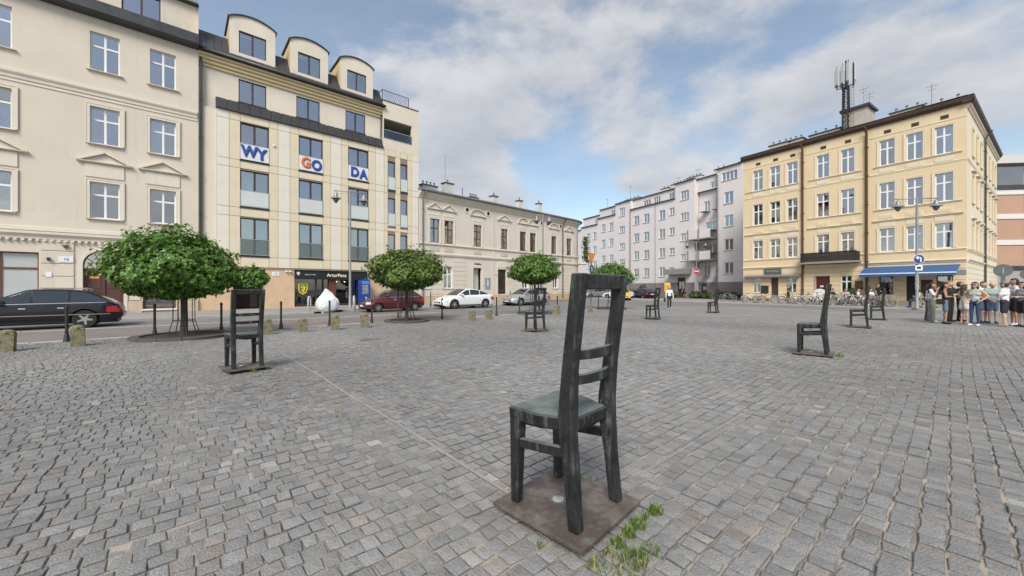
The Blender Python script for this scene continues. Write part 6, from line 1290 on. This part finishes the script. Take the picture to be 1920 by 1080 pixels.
# ------------------------------------------------------------------ people
SKIN = mat('skin_light', (.50, .31, .22), .55, .08, 8, spec=.4); SKIN2 = mat('skin_tan', (.37, .20, .125), .55, .08, 8, spec=.4)
M_EYE = mat('eye_dark', (.03, .02, .018), .4); M_LIP = mat('lips', (.32, .10, .09), .5)
def cloth(n, c, var=.12): return mat('cloth_' + n, c, .9, var, 7, .35, 45)
def capsules_mesh(caps):
    mb = MB()
    for p0, p1, r0, r1, _ in caps:
        p0 = Vector(p0); p1 = Vector(p1); ax = p1 - p0; ln = ax.length; ax = ax.normalized() if ln > 1e-5 else Vector((0, 0, 1)); pts = []; rs = []
        for k in range(4): a = math.pi/2*(1-k/4.); pts.append(p0 - ax*r0*math.sin(a)); rs.append(max(.0008, r0*math.cos(a)))
        pts += [p0]; rs += [r0]
        if ln > .02: pts += [p0.lerp(p1, .5)]; rs += [(r0+r1)/2]
        pts += [p1]; rs += [r1]
        for k in range(1, 5): a = math.pi/2*k/4.; pts.append(p1 + ax*r1*math.sin(a)); rs.append(max(.0008, r1*math.cos(a)))
        # drop duplicate points of a sphere
        q = [(pts[0], rs[0])]
        for a, b in zip(pts[1:], rs[1:]):
            if (a - q[-1][0]).length > 1e-4: q.append((a, b))
        mb.tube([a for a, _ in q], [b for _, b in q], 10)
    return mb
def blob(name, caps, mats, parent, voxel=.014, smooth_it=4):
    me = capsules_mesh(caps).mesh(name, mats[0]); o = bpy.data.objects.new('tmp', me); COL.objects.link(o)
    m = o.modifiers.new('r', 'REMESH'); m.mode = 'VOXEL'; m.voxel_size = voxel; m.use_smooth_shade = True
    s = o.modifiers.new('s', 'SMOOTH'); s.iterations = smooth_it; s.factor = .5
    dg = bpy.context.evaluated_depsgraph_get(); me2 = bpy.data.meshes.new_from_object(o.evaluated_get(dg)); bpy.data.objects.remove(o); bpy.data.meshes.remove(me)
    me2.materials.clear()
    for q in mats: me2.materials.append(q)
    n = len(me2.polygons); C = np.empty(n*3, np.float32); me2.polygons.foreach_get('center', C); C = C.reshape(-1, 3); best = np.full(n, 9.); reg = np.zeros(n, np.int32)
    for p0, p1, r0, r1, g in caps:
        a = np.array(p0, float); b = np.array(p1, float) - a; t = np.clip(((C-a) @ b)/max(1e-9, b @ b), 0, 1); d = np.linalg.norm(C - a - t[:, None]*b, axis=1) - (r0 + (r1-r0)*t); k = d < best; best[k] = d[k]; reg[k] = g
    me2.polygons.foreach_set('material_index', reg); me2.polygons.foreach_set('use_smooth', np.ones(n, bool)); me2.update()
    return link(name, me2, parent)
ARMS = {'down': ((.25, -.03, 1.14), (.27, .05, .89)), 'fold': ((.25, .04, 1.15), (-.02, .20, 1.16)), 'chin': ((.22, .12, 1.13), (.06, .17, 1.43)), 'phone': ((.24, .06, 1.14), (.08, .27, 1.24)), 'hip': ((.34, -.08, 1.17), (.19, .08, 1.0)), 'front': ((.25, .03, 1.14), (.05, .2, .98)), 'back': ((.27, -.10, 1.15), (.30, -.22, .93)), 'fwd': ((.24, .10, 1.16), (.25, .28, .98))}
def person(label, loc, rz, h=1.72, top=None, bottom=None, shoes=None, sleeve='short', legs='trousers', hair=(.03, .02, .015), hairlen='short', arm=('down', 'down'), pose='stand', skin=None, wide=1., build_=1., extra=None, head=(0, 0), scarf=None, bag=None, cap=None, glasses=False, seat=0.):
    t = thing('person', label, 'person', loc, rz); skin = skin or SKIN; caps = []
    def A(p0, p1, r0, r1, g): caps.append((p0, p1, r0, r1, g))
    B = build_
    if pose == 'sit':
        dz = seat - .80; hipz = .93 + dz
    else: dz = 0.
    def Z(p): return (p[0], p[1], p[2] + dz)
    # torso
    A(Z((-.075*B, 0, .95)), Z((.075*B, 0, .95)), .098*B, .098*B, 2); A(Z((-.05*B, .005, 1.09)), Z((.05*B, .005, 1.09)), .090*B, .090*B, 1); A(Z((-.085*B, .0, 1.27)), Z((.085*B, .0, 1.27)), .098*B, .098*B, 1); A(Z((-.10, -.005, 1.385)), Z((.10, -.005, 1.385)), .075, .075, 1); A(Z((0, 0, 1.02)), Z((0, 0, 1.3)), .098*B, .098*B, 1)
    A(Z((0, -.005, 1.42)), Z((0, .01, 1.54)), .055, .05, 0)
    hx, hy = head
    hc = Vector(Z((hx*.03, .015 + hy*.02, 1.615)))
    A(hc + Vector((0, -.012, .03)), hc + Vector((0, .012, -.015)), .098, .088, 0); A(hc + Vector((0, .045, -.065)), hc + Vector((0, .03, -.05)), .048, .055, 0); A(hc + Vector((0, .098, .0)), hc + Vector((0, .113, -.022)), .011, .016, 0)
    for s in (-1, 1): A(hc + Vector((s*.092, -.005, .0)), hc + Vector((s*.092, -.005, -.03)), .016, .014, 0); A(hc + Vector((s*.036, .092, .018)), hc + Vector((s*.036, .093, .018)), .013, .013, 4)
    A(hc + Vector((-.018, .088, -.058)), hc + Vector((.018, .088, -.058)), .011, .011, 5)
    # arms
    for s, nm in ((-1, arm[0]), (1, arm[1])):
        e, w = ARMS[nm]; sh = Vector(Z((s*.175*max(1, B*.97), -.005, 1.40))); e = Vector(Z((s*e[0], e[1], e[2]))); w = Vector(Z((s*w[0], w[1], w[2])))
        A(sh, e, .052*B, .042, 1 if sleeve == 'long' else 0); A(e, w, .042, .029, 1 if sleeve == 'long' else 0)
        if sleeve == 'short': A(sh, sh.lerp(e, .62), .066*B, .062*B, 1)
        if sleeve == 'none': A(sh + Vector((-s*.03, 0, .01)), sh + Vector((-s*.05, 0, -.06)), .055, .06, 1)
        d = (w - e).normalized(); sd = Vector((0, 0, 1)).cross(d); sd = sd.normalized() if sd.length > .2 else Vector((0, 1, 0)); up = d.cross(sd)
        A(w + d*.02 - sd*.018, w + d*.075 - sd*.02, .022, .020, 0); A(w + d*.02 + sd*.018, w + d*.075 + sd*.02, .022, .020, 0)
        for k, (o_, l_) in enumerate(((-.033, .062), (-.011, .075), (.011, .072), (.033, .055))):
            b0_ = w + d*.088 + sd*o_; m_ = b0_ + d*l_*.55 - up*.012; A(b0_, m_, .011, .010, 0); A(m_, m_ + d*l_*.4 - up*.025, .010, .009, 0)
        A(w + d*.03 + sd*.035, w + d*.07 + sd*.062, .013, .011, 0); A(w + d*.07 + sd*.062, w + d*.10 + sd*.06 - up*.01, .011, .010, 0)
    # legs
    for s in (-1, 1):
        hip = Vector((s*.08, 0, .92 + dz))
        if pose == 'walk': kn = Vector((s*.09, .16 if s > 0 else -.02, .52)); an = Vector((s*.085, .24 if s > 0 else -.28, .10 if s > 0 else .16))
        elif pose == 'sit': kn = Vector((s*.12, .42, .90 + dz)); an = Vector((s*.13, .44, .10))
        elif pose == 'lean': kn = Vector((s*.11, .03 + .04*s, .5)); an = Vector((s*.14, .02 + .07*s, .09))
        else: kn = Vector((s*.085, .03 if s > 0 else .005, .5)); an = Vector((s*.09, .02 if s > 0 else -.03, .09))
        rk = {'trousers': (.084, .060, .048), 'wide': (.088, .082, .092), 'jeans': (.082, .056, .043), 'shorts': None, 'skirt': None, 'short_dress': None, 'dress': None}[legs]
        if legs == 'wide': kn.x *= .75; an.x *= .95
        if rk: A(hip, kn, rk[0]*B, rk[1]*B, 2); A(kn, an + Vector((0, 0, -.02)), rk[1]*B, rk[2]*B, 2)
        else:
            A(hip, kn, .072*B, .048, 0); A(kn, an, .046, .032, 0); A(kn.lerp(an, .25) + Vector((0, -.018, 0)), kn.lerp(an, .4) + Vector((0, -.015, 0)), .046, .042, 0)
            if legs == 'shorts': A(hip, hip.lerp(kn, .78), .092*B, .08*B, 2)
        A(an, an + Vector((0, .0, -.03)), .038, .042, 3); A(an + Vector((0, -.03, -.045)), an + Vector((s*.02, .135, -.052)), .042, .038, 3)
    if legs in ('short_dress', 'skirt', 'dress'):
        zl = {'short_dress': .70, 'skirt': .66, 'dress': .56}[legs]; g = 2 if legs == 'skirt' else 1
        for x in (-1, 1):
            A((x*.06, 0, 1.0), (x*.09, 0, zl), .10*B, .115*B, g)
    mats = [skin, top, bottom or top, shoes, M_EYE, M_LIP]
    for c in (extra or []): caps.append(c)
    blob('body', caps, mats, t)
    hm = mat('hair_%d_%d_%d' % tuple(int(v*1000) for v in hair), hair, .55, .3, 20, .6, 60)
    H_ = [(hc + Vector((0, -.028, .048)), hc + Vector((0, -.03, .03)), .095, .098, 0), (hc + Vector((0, -.045, .0)), hc + Vector((0, -.045, -.03)), .088, .075, 0), (hc + Vector((-.04, .03, .085)), hc + Vector((.04, .03, .085)), .04, .04, 0)]
    if hairlen == 'long': H_ += [(hc + Vector((0, -.06, -.02)), hc + Vector((0, -.10, -.32)), .092, .062, 0)] + [(hc + Vector((s*.075, -.02, .02)), hc + Vector((s*.085, -.03, -.24)), .036, .032, 0) for s in (-1, 1)]
    if hairlen == 'bun': H_ += [(hc + Vector((0, -.10, .08)), hc + Vector((0, -.11, .08)), .05, .05, 0)]
    if hairlen == 'mid': H_ += [(hc + Vector((0, -.05, -.02)), hc + Vector((0, -.06, -.12)), .095, .085, 0)] + [(hc + Vector((s*.08, -.01, .02)), hc + Vector((s*.085, -.01, -.1)), .03, .03, 0) for s in (-1, 1)]
    if hairlen != 'bald': blob('hair', H_, [hm], t, .012, 2)
    if cap: blob('cap', [(hc + Vector((0, -.02, .06)), hc + Vector((0, -.015, .055)), .100, .104, 0), (hc + Vector((-.04, .10, .055)), hc + Vector((.04, .10, .055)), .02, .02, 0), (hc + Vector((-.04, .15, .045)), hc + Vector((.04, .15, .045)), .014, .014, 0)], [cap], t, .012, 2)
    if glasses: MB().bevbox(hc.x-.075, hc.x+.075, hc.y+.088, hc.y+.112, hc.z+.002, hc.z+.042, .01).box(hc.x-.098, hc.x-.092, hc.y-.02, hc.y+.10, hc.z+.022, hc.z+.032).box(hc.x+.092, hc.x+.098, hc.y-.02, hc.y+.1, hc.z+.022, hc.z+.032).build('sunglasses', M_BLACKPL, t)
    if scarf: blob('scarf', [(Z((-.09, .03, 1.43)), Z((.09, .03, 1.43)), .055, .055, 0), (Z((-.12, .1, 1.38)), Z((-.09, .12, 1.12)), .05, .045, 0), (Z((.12, .09, 1.38)), Z((.10, .11, 1.15)), .05, .045, 0), (Z((-.1, -.08, 1.4)), Z((.1, -.08, 1.4)), .05, .05, 0)], [scarf], t, .014, 3)
    sc = h/1.74; t.scale = (sc*wide, sc*wide, sc)
    return t
def g2(px, fy): return ((px-960)*1.47/(fy-540), 1058.4/(fy-540), 0)
white = cloth('white', (.68, .68, .68)); black = cloth('black', (.018, .018, .02)); navy = cloth('navy', (.02, .025, .05)); sage = cloth('sage', (.19, .20, .165)); denim = cloth('denim', (.11, .16, .24)); jeans = cloth('jeans', (.025, .055, .12)); teal = cloth('teal', (.25, .40, .40)); tank = cloth('pale_green', (.42, .46, .42)); cream = cloth('cream', (.55, .51, .46)); patt = cloth('patterned', (.10, .10, .11), .8); greyor = cloth('grey_blue', (.26, .29, .36)); wshoe = cloth('white_shoe', (.62, .62, .62)); bshoe = cloth('black_shoe', (.015, .015, .015)); tanshoe = cloth('tan_shoe', (.38, .25, .16)); gshoe = cloth('grey_shoe', (.09, .10, .12))
dk = (.018, .013, .011); br = (.05, .028, .016); bl = (.35, .24, .11)
person('woman in wide sage trousers with dark scarf, long black hair, hand at chin', g2(1748, 604), R(-150), 1.70, white, sage, wshoe, 'short', 'wide', dk, 'long', ('fold', 'chin'), scarf=navy, skin=SKIN2)
person('woman in patterned trousers and white blouse hidden behind the sage-trousered woman', g2(1740, 601.5), R(-130), 1.62, white, patt, wshoe, 'long', 'wide', dk, 'long', ('down', 'fold'))
w2 = person('woman in navy top and denim shorts with hair bun, bare tanned legs', g2(1772, 607.5), R(-140), 1.68, navy, denim, bshoe, 'none', 'shorts', dk, 'bun', ('fold', 'fold'), skin=SKIN2)
def handbag(parent_loc, rz, label, dx=.2, dy=.05, z=.86, s=1.):
    c, s_ = math.cos(rz), math.sin(rz); r = thing('handbag', label, 'bag', (parent_loc[0] + dx*c - dy*s_, parent_loc[1] + dx*s_ + dy*c, z), rz)
    MB().bevbox(-.05*s, .05*s, -.12*s, .12*s, -.12*s, .10*s, .03*s).build('pouch', mat('black_leather', (.012, .012, .013), .4, .2, 10), r); MB().tube([(0, -.13*s, .08*s), (0, -.08*s, .28*s), (0, .08*s, .28*s), (0, .13*s, .08*s)], .01, 6).build('strap', MATS['black_leather'], r)
handbag(g2(1772, 607.5), R(-140), 'black leather handbag on the hip of the woman in denim shorts', .20, -.12, .93)
person('man in black shirt and long black trousers with sandy blond hair', g2(1781, 603), R(-175), 1.78, black, black, bshoe, 'short', 'trousers', (.33, .17, .07), 'short', ('fold', 'down'))
person('dark-haired man in black clothes behind the girl in the white dress', g2(1800, 602.5), R(-120), 1.74, black, black, bshoe, 'short', 'trousers', br, 'short', ('down', 'down'))
person('girl in short white dress with long brown hair, her back to the camera', g2(1808, 607), R(-95), 1.62, cream, cream, tanshoe, 'short', 'short_dress', br, 'long', ('fold', 'fold'))
person('woman in blue jeans and pale tank top with sunglasses, arms akimbo', g2(1828, 611), R(105), 1.70, tank, jeans, wshoe, 'none', 'jeans', br, 'long', ('hip', 'hip'), glasses=True)
person('man in white shirt and denim shorts standing behind the woman in jeans', g2(1844, 605.5), R(170), 1.74, white, denim, gshoe, 'short', 'shorts', br, 'short', ('down', 'front'))
by = g2(1838, 606.5); o = thing('yellow_flowers', 'yellow and orange bunch held beside the woman in jeans', 'bunch', (by[0], by[1]-.15, 1.22))
for k in range(9): MB().lathe([(0, -.03), (.05, -.01), (.055, .02), (0, .04)], (.07*math.cos(k*2.4)*(k/9)**.5, .05*math.sin(k*1.7), .09*math.sin(k*2.4)*(k/9)**.5), 8).build('bloom', mat('yellow_bloom', (.6, .36, .03), .8, .3, 20), o)
person('bald man in teal shirt and denim shorts, hands clasped in front', g2(1861, 606.5), R(140), 1.72, teal, denim, gshoe, 'short', 'shorts', br, 'bald', ('front', 'front'), build_=1.08)
person('man in white shirt, navy shorts and grey cap turned left', g2(1884, 612), R(20), 1.72, white, navy, tanshoe, 'short', 'shorts', br, 'short', ('phone', 'phone'), build_=1.12, cap=cloth('grey_cap', (.20, .20, .20)))
person('tall bearded man in white shirt and black shorts at the right edge', g2(1902, 610.5), R(55), 1.84, white, black, wshoe, 'short', 'shorts', dk, 'short', ('phone', 'down'), build_=1.05, skin=SKIN2)
person('woman in grey blue shirt and black shorts with sunglasses cut by the right edge', g2(1917, 613), R(75), 1.70, greyor, black, bshoe, 'short', 'shorts', br, 'mid', ('fold', 'fold'), glasses=True)
person('person in white blouse and black trousers walking across the square with a black bag', g2(1255, 580), R(160), 1.60, white, black, wshoe, 'long', 'trousers', bl, 'mid', ('down', 'fwd'), pose='walk')
handbag(g2(1255, 580), R(160), 'black bag carried by the person walking across the square', .30, .04, .66, 1.25)
person('woman in short black dress outside the pink block entrance', (24.1, 53.6, .06), R(120), 1.70, black, black, bshoe, 'none', 'short_dress', dk, 'long', ('fwd', 'fwd'), skin=SKIN2)
def q_of(px, m): k = (px-960)/720.; return m*(k*MV[1]-MV[0])/(-.5376-k*.8432)
def rp(px, m, z=.06): p = Q2(m, q_of(px, m)); return (p[0], p[1], z)
person('woman in dark dress standing at the white window behind the bicycles', rp(1478, 41.2), R(-140), 1.68, black, black, bshoe, 'short', 'dress', dk, 'bun', ('down', 'fold'))
person('person in black standing by the cafe window under the awning edge', rp(1646, 41.6), R(-160), 1.75, black, black, bshoe, 'short', 'trousers', dk, 'short', ('fold', 'down'))

# ------------------------------------------------------------------ cafe tables, chairs and seated guests
M_PALEWOOD = mat('pale_cafe_wood', (.42, .36, .28), .7, .15, 6)
def cafe_chair():
    r = link('cafe_chair', None)
    for s in (-1, 1):
        MB().bar((s*.2, -.2, 0), (s*.2, .2, .46), (1, 0, 0), .025, .03).build('leg', M_PALEWOOD, r); MB().bar((s*.2, .2, 0), (s*.2, -.24, .88), (1, 0, 0), .025, .03).build('leg', M_PALEWOOD, r)
    for k in range(5): MB().box(-.2, .2, -.18+.08*k, -.12+.08*k, .45, .465).build('seat_slat', M_PALEWOOD, r)
    for k in range(3): MB().box(-.2, .2, -.245+.012*k, -.23+.012*k, .8-.11*k, .86-.11*k).build('back_slat', M_PALEWOOD, r)
    return r
def cafe_table():
    r = link('cafe_table', None); MB().lathe([(0, .72), (.34, .72), (.35, .735), (.34, .75), (0, .75)], (0, 0, 0), 20).build('table_top', M_PALEWOOD, r); MB().lathe([(.025, 0), (.025, .72)], (0, 0, 0), 8).build('stem', M_IRON, r); MB().lathe([(.22, 0), (.22, .02), (.04, .05), (0, .05)], (0, 0, 0), 14).build('foot', M_IRON, r); return r
cc, ct = cafe_chair(), cafe_table()
CH = [(1562, 40.6, 20, 'pale cafe chair under the guest left of the wooden board'), (1585, 40.7, 200, 'pale cafe chair near the round white disc, by the menu board'), (1609, 40.5, 40, 'pale cafe chair under the guest in white below the menu board'), (1632, 40.6, 190, 'pale cafe chair just left of the dark cafe window'), (1662, 39.6, 100, 'pale folding cafe chair standing empty below the dark cafe window'), (1676, 39.5, -60, 'pale folding cafe chair standing empty left of the dark cafe door'), (1722, 39.4, -120, 'pale cafe chair beside the lamp with the blue sign'), (1735, 39.6, 60, 'pale cafe chair between the lamp and the people group')]
for i, (px, m_, a, lab) in enumerate(CH):
    o = cc if i == 0 else copy_tree(cc); o.location = rp(px, m_); o.rotation_euler = (0, 0, R(a)); tag(o, lab, 'chair', 'folding cafe chairs')
for i, (px, m_, lab) in enumerate(((1573, 40.7, 'round cafe table left of the white potted window'), (1621, 40.6, 'round cafe table between the seated guests'), (1729, 39.6, 'round cafe table by the lamp post with the blue sign'))):
    o = ct if i == 0 else copy_tree(ct); o.location = rp(px, m_); tag(o, lab, 'table', 'round cafe tables')
pinky = cloth('pinkish', (.5, .36, .36)); palebl = cloth('pale_blue', (.42, .48, .55))
for px, m_, a, tp, hr, ln, lab in ((1562, 40.6, 200, black, dk, 'short', 'seated guest with dark hair left of the menu board'), (1586, 40.7, 150, pinky, br, 'mid', 'seated guest in pinkish shirt among the bicycles'), (1609, 40.5, 220, white, dk, 'bun', 'seated guest in white shirt with dark hair under the menu board'), (1632, 40.6, 170, white, dk, 'short', 'seated guest in white shirt left of the dark cafe window'), (1722, 39.4, 60, palebl, br, 'mid', 'seated guest in pale blue shirt beside the lamp post'), (1735, 39.6, 240, black, dk, 'short', 'seated guest in dark clothes between lamp post and people group')):
    person(lab, rp(px, m_), R(a), 1.70, tp, jeans, bshoe, 'short', 'jeans', hr, ln, ('fold', 'fold'), pose='sit', seat=.46)
# ------------------------------------------------------------------ bicycles
M_SPOKE = mat('spoke_steel', (.5, .5, .5), .35, metal=.7)
def bike(fm):
    r = link('bicycle', None)
    def tyre(): return MB().tube([(.33*math.cos(2*math.pi*k/24), 0, .33*math.sin(2*math.pi*k/24)) for k in range(25)], .017, 6, cap=False).mesh('tyre', M_TYRE, True)
    def spokes():
        mb = MB().tube([(.305*math.cos(2*math.pi*k/24), 0, .305*math.sin(2*math.pi*k/24)) for k in range(25)], .010, 5, cap=False)
        for k in range(14): a = 2*math.pi*k/14; mb.tube([(0, .02 if k % 2 else -.02, 0), (.3*math.cos(a), 0, .3*math.sin(a))], .003, 4)
        mb.tube([(0, -.04, 0), (0, .04, 0)], .02, 6); return mb.mesh('rim', M_SPOKE)
    for x in (-.52, .52): o = link('wheel', cached('btyre', tyre), r, (x, 0, .345)); link('rim', cached('bspoke', spokes), o)
    MB().tube([(-.52, .05, .345), (-.07, .04, .30)], .011, 6).tube([(-.52, -.05, .345), (-.07, -.04, .30)], .011, 6).tube([(-.52, .04, .345), (-.2, 0, .78)], .010, 6).tube([(-.07, 0, .28), (-.22, 0, .86)], .017, 8).tube([(-.07, 0, .29), (.38, 0, .74)], .019, 8).tube([(-.2, 0, .74), (.36, 0, .84)], .016, 8).tube([(.39, 0, .70), (.34, 0, .92)], .019, 8).build('frame', fm, r, smooth=True)
    MB().tube([(.38, .0, .72), (.44, .04, .58), (.52, .05, .345)], .012, 6).tube([(.38, 0, .72), (.44, -.04, .58), (.52, -.05, .345)], .012, 6).build('fork', fm, r, smooth=True)
    MB().tube([(.34, 0, .9), (.33, 0, 1.02), (.33, 0, 1.02)], .013, 6).tube([(.16, .30, 1.03), (.3, .22, 1.05), (.35, 0, 1.03), (.3, -.22, 1.05), (.16, -.30, 1.03)], .012, 6).build('handlebar', M_IRON, r, smooth=True)
    MB().add([(-.38, -.09, .90), (-.38, .09, .90), (-.2, .03, .91), (-.08, .0, .90), (-.2, -.03, .91), (-.36, 0, .86), (-.15, 0, .86)], [(0, 4, 3, 2, 1), (0, 1, 5), (1, 2, 6, 5), (2, 3, 6), (4, 0, 5, 6), (3, 4, 6)]).build('saddle', M_BLACKPL, r)
    MB().lathe([(.09, -.02), (.09, .0), (.03, .0)], (-.07, -.04, .29), 14, axis='y').tube([(-.07, -.06, .29), (.05, -.06, .17)], .01, 5).box(0, .1, -.15, -.07, .16, .18).tube([(-.07, .06, .29), (-.19, .06, .41)], .01, 5).box(-.24, -.14, .07, .15, .40, .42).build('crank', M_IRON, r)
    MB().tube([(-.52-.36*math.cos(a), 0, .345+.36*math.sin(a)) for a in [math.pi*k/10-.3 for k in range(10)]], .014, 5).build('mudguard', fm, r)
    return r
fms = [mat('bike_white', (.55, .56, .55), .4), mat('bike_black', (.02, .02, .02), .4), mat('bike_red', (.33, .06, .04), .4), mat('bike_silver', (.35, .36, .37), .35, metal=.4)]
protos = [bike(f) for f in fms]; used = [False]*4
BK = [(1345, 43.2, 1, 8, 'black bicycle in front of the pink block plinth, leftmost'), (1365, 42.6, 3, -10, 'silver bicycle in front of the pink block plinth'), (1386, 42.0, 1, 5, 'black bicycle at the corner of pink block and yellow house'), (1408, 38.9, 0, 4, 'white bicycle below the left white window of the yellow house'), (1424, 39.5, 3, 30, 'silver bicycle just left of the blue door panel'), (1441, 38.9, 2, -14, 'reddish bicycle right below the grey green sign'), (1478, 38.8, 1, 6, 'black bicycle at the feet of the woman in dark dress'), (1494, 39.0, 0, -18, 'white bicycle left of the brown drainpipe'), (1508, 38.9, 3, 12, 'silver bicycle right of the brown drainpipe'), (1523, 39.1, 0, -8, 'white bicycle before the dark red door'), (1540, 38.9, 1, 15, 'black bicycle behind the large right chair'), (1574, 38.9, 3, -5, 'silver bicycle right of the large right chair'), (1592, 39.1, 0, 10, 'white bicycle below the wooden menu board'), (1608, 38.9, 0, -12, 'white bicycle in front of the seated guest in white'), (1637, 38.9, 2, 8, 'red bicycle between the two far right chairs'), (1652, 39.1, 3, -8, 'silver bicycle before the person in black at the cafe')]
for i, (px, m_, f, a, lab) in enumerate(BK):
    o = protos[f] if not used[f] else copy_tree(protos[f]); used[f] = True; o.location = rp(px, m_); o.rotation_euler = (R(4*math.sin(i*1.9)), 0, R(a - 12 + (180 if i % 3 == 1 else 0))); tag(o, lab, 'bicycle', 'bicycles parked along the pavement')
o = MB().lathe([(0, -.02), (.5, -.02), (.5, .02), (0, .02)], (0, 0, .85), 24, axis='y').build('round_board', mat('board_white', (.55, .55, .54), .6, .1, 5), None, rp(1537, 40.4), rz=R(-20)); tag(o, 'round white board propped before the dark red door', 'board'); 
MB().bar((0, .05, 0), (0, .03, .8), (1, 0, 0), .05, .03).build('stand', M_IRON, o)
# potted plant at the cafe window
def bush(label, loc, r_, h_, n, sz, seed, c0=(.03, .07, .014), c1=(.09, .15, .03), name='shrub', cat='shrub', pot=False):
    t = thing(name, label, cat, loc, group='shrubs before the pink block' if not pot else None); link('foliage', crown_mesh(r_, h_*.6, h_*.45, n, sz, seed, .03, True, c0, c1), t, (0, 0, h_*.5 + (.35 if pot else 0)))
    if pot: MB().lathe([(.14, 0), (.2, .38), (.18, .38), (.17, .34), (0, .34)], (0, 0, 0), 14).build('pot', mat('terracotta_pot', (.25, .10, .06), .85), t)
    else: MB().tube([(0, 0, 0), (0, 0, h_*.6)], [.04, .02], 6).build('stem', M_BARK, t)
    return t
bush('green potted plant before the white cafe window', rp(1596, 42.0), .38, 1.0, 500, .13, 5, name='potted_plant', cat='plant', pot=True)
SB = [(18.9, 60.0, .9, 1.2, 'low shrub left of the taller bush at the pink block'), (20.0, 58.6, .8, 1.9, 'taller dark bush at the pink block plinth'), (20.9, 57.3, .9, 1.1, 'low shrub between taller bush and yellow box'), (22.9, 54.9, .8, 1.0, 'low shrub right of the yellow box'), (24.9, 51.9, 1.0, .95, 'trimmed shrub behind the walking person, near the entrance'), (25.7, 50.7, .9, .9, 'trimmed shrub left of the no-entry lamp'), (26.9, 49.1, .9, 1.0, 'trimmed shrub right of the parking meter'), (27.5, 47.7, .8, .9, 'trimmed shrub above the bicycles at the pink block')]
for k, (x, y, r_, h_, lab) in enumerate(SB): bush(lab, (x, y, 0), r_, h_, 700, .17, 60+k, name='shrub')
struct(MB().poly([(x, y, .075) for x, y in ((16.5, 61), (28.4, 46.2), (29.5, 48), (17.5, 63))]).build('planting_bed', mat('bed_soil', (.05, .06, .025), .95, .4, 3)))
# climbing plant of the flower balcony
fb = [o for o in bpy.data.objects if o.name == 'flower_balcony'][0]
rg_ = np.random.default_rng(9); Pp = []; 
for k in range(420):
    u = rg_.random(); z = .3 + 3.1*u; sp = .40*(1-u) + .12 + .25*math.exp(-((z-2.6)/.35)**2); Pp.append((rg_.normal(0, sp) - .5*u, -.5 + rg_.normal(0, .18), z))
Vv, Ff, Cc = leaves(np.array(Pp), rg_.normal(0, 1, (420, 3)) + np.array([0, -1, .4]), .2, np.repeat(np.array([[.09, .13, .03]]), 420, 0)*rg_.uniform(.5, 1.5, (420, 1)), rg_, True)
link('climbing_plant', np_mesh('climbing_plant', Vv, Ff, M_LEAF, Cc), fb); MB().tube([(0, -.5, .2), (-.1, -.5, 1.4), (-.35, -.5, 2.6), (-.7, -.5, 3.1)], [.05, .04, .03, .01], 6).build('stem', M_BARK, fb)
